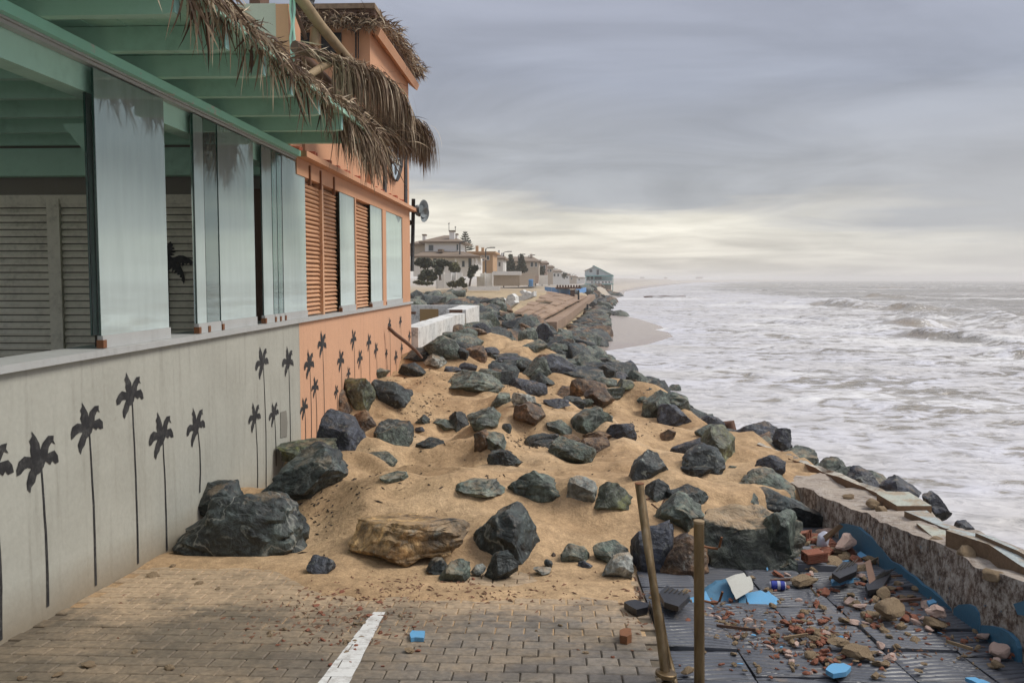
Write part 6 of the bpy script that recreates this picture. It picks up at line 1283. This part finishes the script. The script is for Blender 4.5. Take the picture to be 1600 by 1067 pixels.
tag(mk('red_gate', bxp(836, 841.5, 431, 443, 140, .3), MAT['housepink']), 'reddish gate in the boundary wall of the promenade', 'gate')
tag(mk('boundary_wall', bxp(842, 856, 430, 445, 155, .3), MAT['white2']), 'white stepped boundary wall after the red gate', 'wall')
bb_ = mk('blue_bin', M().lathe(at(829.5, 448, 104), (0, 0, 1), [(0, .22), (.05, .26), (.7, .28), (.8, .3), (.85, .2)], 10), MAT['hoard'], smooth=True, sharp=40); tag(bb_, 'small blue bin on the promenade below the fifth lamp', 'bin')
HS = [
 ('orange_house', 'orange rendered house with two chimneys right of the white villa', 726, 770, 393, 430, 112, 'houseorange', 391, [(752, 756, 400, 407), (761, 764, 400, 406)], [(743, 747, 384, 393), (752, 756, 387, 394)]),
 ('white_house', 'low white house with a brown roof behind the third lamp', 766, 786, 403, 432, 126, 'housewhite', 397, [(770, 774, 410, 416), (779, 782, 410, 416)], [(778, 781, 391, 399), (783, 785.5, 395, 401)]),
 ('terraced_house', 'wide brown roofed terrace house behind the dark conifers', 786, 842, 408, 440, 150, 'housebeige', 400, [(789, 793, 412, 418), (812, 816, 412, 418), (829, 833, 410, 417), (836, 839, 410, 417)], [(828, 832, 397, 402)]),
 ('terraced_house', 'pinkish three storey house at the end of the brown roofed terrace', 842, 855, 411, 444, 170, 'housepink', 407, [(844, 846.5, 415, 420), (849, 852, 415, 420), (844, 846.5, 425, 430)], []),
 ('terraced_house', 'beige house fourth in the receding row', 853, 864, 417, 445, 190, 'housebeige', 414, [(855, 857, 421, 425), (859, 861.5, 421, 425)], []),
 ('terraced_house', 'greyish white house fifth in the receding row', 863, 877, 424, 445, 215, 'housewhite', 421, [(865, 867.5, 428, 432), (871, 873.5, 428, 432)], [(866, 867.5, 419, 423)]),
 ('terraced_house', 'pale distant house sixth in the receding row', 876, 890, 429, 445, 250, 'housewhite', 427, [(879, 881, 432, 435), (885, 887, 432, 435)], []),
 ('terraced_house', 'faint distant house seventh in the receding row', 889, 901, 432, 444, 290, 'housebeige', 430.5, [(892, 894, 434, 437)], []),
 ('terraced_house', 'hazy low house last in the row before the stilt house', 900, 914, 434, 443, 340, 'housewhite', 433, [(904, 906, 436, 438)], []),
]
for nm, lb, x0, x1, yt, yb, Y, mt, ya, ws, cs in HS:
    h = thing(nm, lb, 'house', at((x0+x1)/2, yb, Y)); mk('wall', bxp(x0, x1, yt, yb, Y, 9), MAT[mt], h); mk('roof', hip(x0, x1, yt, ya, Y, 9, .35, .2, .55), MAT['tiles'] if mt != 'houseorange' else MAT['houseorange'], h)
    for w_ in ws: win(*w_, Y-.02, h)
    for c0 in cs: mk('chimney', bxp(*c0, Y+3, .8), MAT[mt], h)
# stilt house at the water
MAT['teal'] = painted('teal_timber', (.16, .42, .40), .6, amt=.3); MAT['pale_teal'] = painted('pale_weatherboard', (.50, .58, .60), .7, amt=.3, scale=.8)
sh = thing('stilt_house', 'pale blue beach house with sloping roof and teal veranda standing over the water', 'house', at(937, 455, 205)); Y = 205
mk('upper_wall', M().prism([at(915, 431, Y), at(958, 431, Y), at(928.5, 416, Y), at(916, 422, Y)][::-1], (0, 7, 0)), MAT['pale_teal'], sh)
mk('roof_slope', M().prism([at(928, 414.8, Y-.3), at(959, 430.5, Y-.3), at(959, 431.3, Y-.3), at(928, 416, Y-.3)], (0, 7.6, 0)), MAT['teal'], sh)
mk('roof_slope', M().prism([at(928, 416.6, Y-.3), at(914, 422.6, Y-.3), at(914, 423.4, Y-.3), at(928, 417.4, Y-.3)], (0, 7.6, 0)), MAT['brownfence'], sh)
for a in [(921, 925.5, 421.5, 425.5), (932, 936, 421.5, 429.5)]: win(*a, Y-.02, sh)
mk('veranda_back', bxp(916, 957, 431.6, 440, Y+2, 4.5), MAT['pale_teal'], sh)
for a in [(917, 921, 432, 437), (923, 927, 432, 437), (929, 940, 432, 436.5)]: win(*a, Y+1.97, sh)
mk('veranda_beam', bxp(914.5, 958.5, 430.8, 432, Y-.2, .2), MAT['teal'], sh); mk('veranda_floor', bxp(914.5, 958.5, 443.6, 444.8, Y-.2, 7), MAT['teal'], sh)
mk('balustrade', bxp(915.5, 957, 438.8, 443.5, Y-.1, .1), MAT['housewhite'], sh)
for a in (924, 930, 935, 941, 946, 951): mk('balustrade_opening', bxp(a, a+1.8, 439.8, 442.4, Y-.13, .02), MAT['window'], sh)
for a in (914.8, 928, 957.5): mk('veranda_post', bxp(a, a+.8, 431, 444, Y-.25, .15), MAT['teal'], sh)
mk('base', bxp(917, 955, 445, 455, Y+1, 5.5), MAT['brownfence'], sh)
for a in (915, 922, 929, 936, 943, 950, 957): mk('stilt', bxp(a, a+1, 444.8, 457, Y-.1, .3), MAT['teal' if a in (915, 957) else 'brownfence'], sh)
stuff_rocks('far_boulders', 27, (195, 203), lambda y: (at(920, 456, 200)[0], at(968, 456, 200)[0]), (1.0, 2.2), .0)
stuff_rocks('far_boulders', 24, (88, 96), lambda y: (3.2, 7.2), (.9, 1.6), .0)
# low things on the far spit
for i, (px, w_, h_) in enumerate([(1002, 5, 1.3), (1040, 3, 1.0), (1090, 8, 1.4)]): tag(mk('distant_building', bxp(px, px+w_, 434.2-h_, 435.5, 1500, 20), MAT['housebeige']), 'tiny distant building on the hazy spit, number %s counted from the left' % ('first', 'second', 'third')[i], 'building')
# low dark groyne in the surf
o = mk('groyne', M().prism([at(1008, 463.2, 178), at(1018, 462.5, 178), at(1027, 463.2, 178), at(1040, 462.4, 178), at(1055, 463.2, 178), at(1072, 462.8, 178), at(1072, 465, 178), at(1008, 465, 178)], (0, 3, 0)), MAT['rustsheet']); tag(o, 'low dark groyne breaking the surface of the surf beyond the stilt house', 'groyne')

# ================================================================== PLANTS
def leafmat(name, c):
    def fn(t, p, tc):
        rnd = t.new('ShaderNodeNewGeometry').outputs['Random Per Island']; S_(t, p, t.ramp(rnd, [(0, tuple(q*.5 for q in c)), (.6, c), (1, tuple(q*1.7 for q in c))]), .7)
    return material(name, fn)
MAT['pine'] = leafmat('dark_foliage', (.065, .075, .048)); MAT['bush'] = leafmat('olive_foliage', (.10, .10, .045)); MAT['trunk'] = painted('trunk', (.10, .075, .055), .9)
def leaves(blobs, n, s):
    m = M()
    for _ in range(n):
        c_, r_ = random.choice(blobs); d = RNG.normal(size=3); d /= np.linalg.norm(d); p = np.array(c_)+d*np.array(r_)*random.random()**.4; a, b = RNG.normal(size=3), RNG.normal(size=3); a /= np.linalg.norm(a); b = np.cross(a, b); b /= np.linalg.norm(b); q = s*random.uniform(.5, 1.3)
        m.add([p-a*q, p+b*q*.4, p+a*q, p-b*q*.4], [(0, 1, 2, 3)])
    return m
def tree(name, label, cat, blobs_px, Y, trunk_px, n, s, mat='pine', r_=.12):
    bl = [((at(x, y, Y+dy_)), (rx/1400*Y, ry/1400*Y, ry/1400*Y)) for x, y, rx, ry, dy_ in blobs_px]
    t = thing(name, label, cat, at(*trunk_px[0], Y)); mk('crown', leaves(bl, n, s), MAT[mat], t)
    mk('trunk', M().tube([at(*q, Y) for q in trunk_px], [r_*(1-.5*i/len(trunk_px)) for i in range(len(trunk_px))], 6), MAT['trunk'], t)
tree('windswept_pine', 'dark windswept tree with flat layered crown left of the villa garden wall', 'tree', [(662, 407, 12, 3.5, 0), (655, 411, 8, 3, .3), (671, 412, 9, 3, -.3), (664, 415, 7, 3, 0)], 80, [(665, 436), (664, 420), (662, 409)], 1100, .22)
tree('windswept_pine', 'dark spreading tree with tips raised in front of the white villa', 'tree', [(688, 410, 9, 4, 0), (681, 414, 8, 4, .3), (696, 412, 7, 3, -.3), (687, 419, 7, 4, 0)], 81, [(688, 438), (687, 424), (685, 413)], 1100, .22)
tree('dense_bush', 'dense dark rounded bush under the two windswept trees', 'bush', [(667, 429, 12, 8, 0), (660, 434, 7, 5, 0), (675, 433, 8, 6, 0), (685, 424, 6, 5, 0)], 79, [(668, 441), (668, 432)], 1500, .2)
tree('small_palm', 'small bushy palm in front of the villa windows', 'plant', [(710, 415, 6, 5, 0), (707, 420, 5, 5, 0), (715, 421, 4, 4, 0)], 88, [(711, 428), (710, 418)], 500, .22, 'bush')
tree('leaning_tree', 'dark leaning tree in front of the white garden wall', 'tree', [(738, 422, 6, 6, 0), (742, 419, 5, 4, 0), (735, 429, 4, 6, 0)], 84, [(733, 450), (735, 438), (739, 424)], 900, .2)
tree('dry_bush', 'olive brown bush at the base of the garden wall', 'bush', [(706, 444, 8, 4, 0), (717, 443, 8, 5, 0), (722, 438, 4, 5, 0), (726, 446, 4, 3, 0)], 82, [(712, 450), (712, 445)], 900, .17, 'bush')
for px, lb in [(798, 'conical dark conifer left of the pair before the terrace'), (815, 'conical dark conifer right of the pair before the terrace')]:
    tree('conifer', lb, 'tree', [(px, 402+k_*5, 2+k_*2.0, 4, 0) for k_ in range(5)], 140, [(px, 430), (px, 410)], 900, .32)
tree('distant_shrub', 'distant shrub behind the receding row of houses', 'bush', [(882, 430, 3, 3, 0)], 235, [(882, 436), (882, 431)], 120, .5)
tree('distant_shrub', 'dark shrub beside the pinkish three storey house', 'bush', [(847, 424, 4, 7, 0)], 160, [(847, 440), (847, 426)], 300, .35)
# norfolk pine: tiers of radiating upturned branches
nt = thing('norfolk_pine', 'slender tiered pine standing behind the white villa', 'tree', at(727, 395, 104)); Y = 104
mk('trunk', M().tube([at(727, 400, Y), at(726.6, 361, Y)], [.16, .04], 6), MAT['trunk'], nt); m = M()
for k_ in range(9):
    yy_ = 364+k_*3.4; L = .25+k_*.11
    for a in np.linspace(0, 2*math.pi, 9)[:-1]+k_*.3:
        c_ = at(727, yy_, Y); e = c_+[math.cos(a)*L, math.sin(a)*L, .12+.05*k_*.3]; m.tube([c_, c_*.4+e*.6-[0, 0, .05], e], [.05, .08, .03], 4)
mk('branches', m, MAT['pine'], nt)
tree('garden_scrub', 'low scrubby growth on the sand left of the garden wall', 'bush', [(655, 441, 10, 3, 0), (668, 443, 10, 2, 0)], 74, [(660, 446), (660, 443)], 350, .16, 'bush')

# ================================================================== AIR
hz = bpy.data.materials.new('air'); hz.use_nodes = True; t = NT(hz.node_tree); t.n.remove(t.n['Principled BSDF'])
pv_ = t.new('ShaderNodeVolumePrincipled'); pv_.inputs['Color'].default_value = (.95, .94, .93, 1); pv_.inputs['Density'].default_value = HAZE; pv_.inputs['Anisotropy'].default_value = .3
t.l.new(pv_.outputs[0], t.n['Material Output'].inputs['Volume'])
if HAZE > 0: o = kind(mk('haze', M().box(-3500, 3500, -3450, 3600, -2.5, 13.5), hz), 'stuff')
for o in bpy.data.objects:
    if '_o' in o: del o['_o']
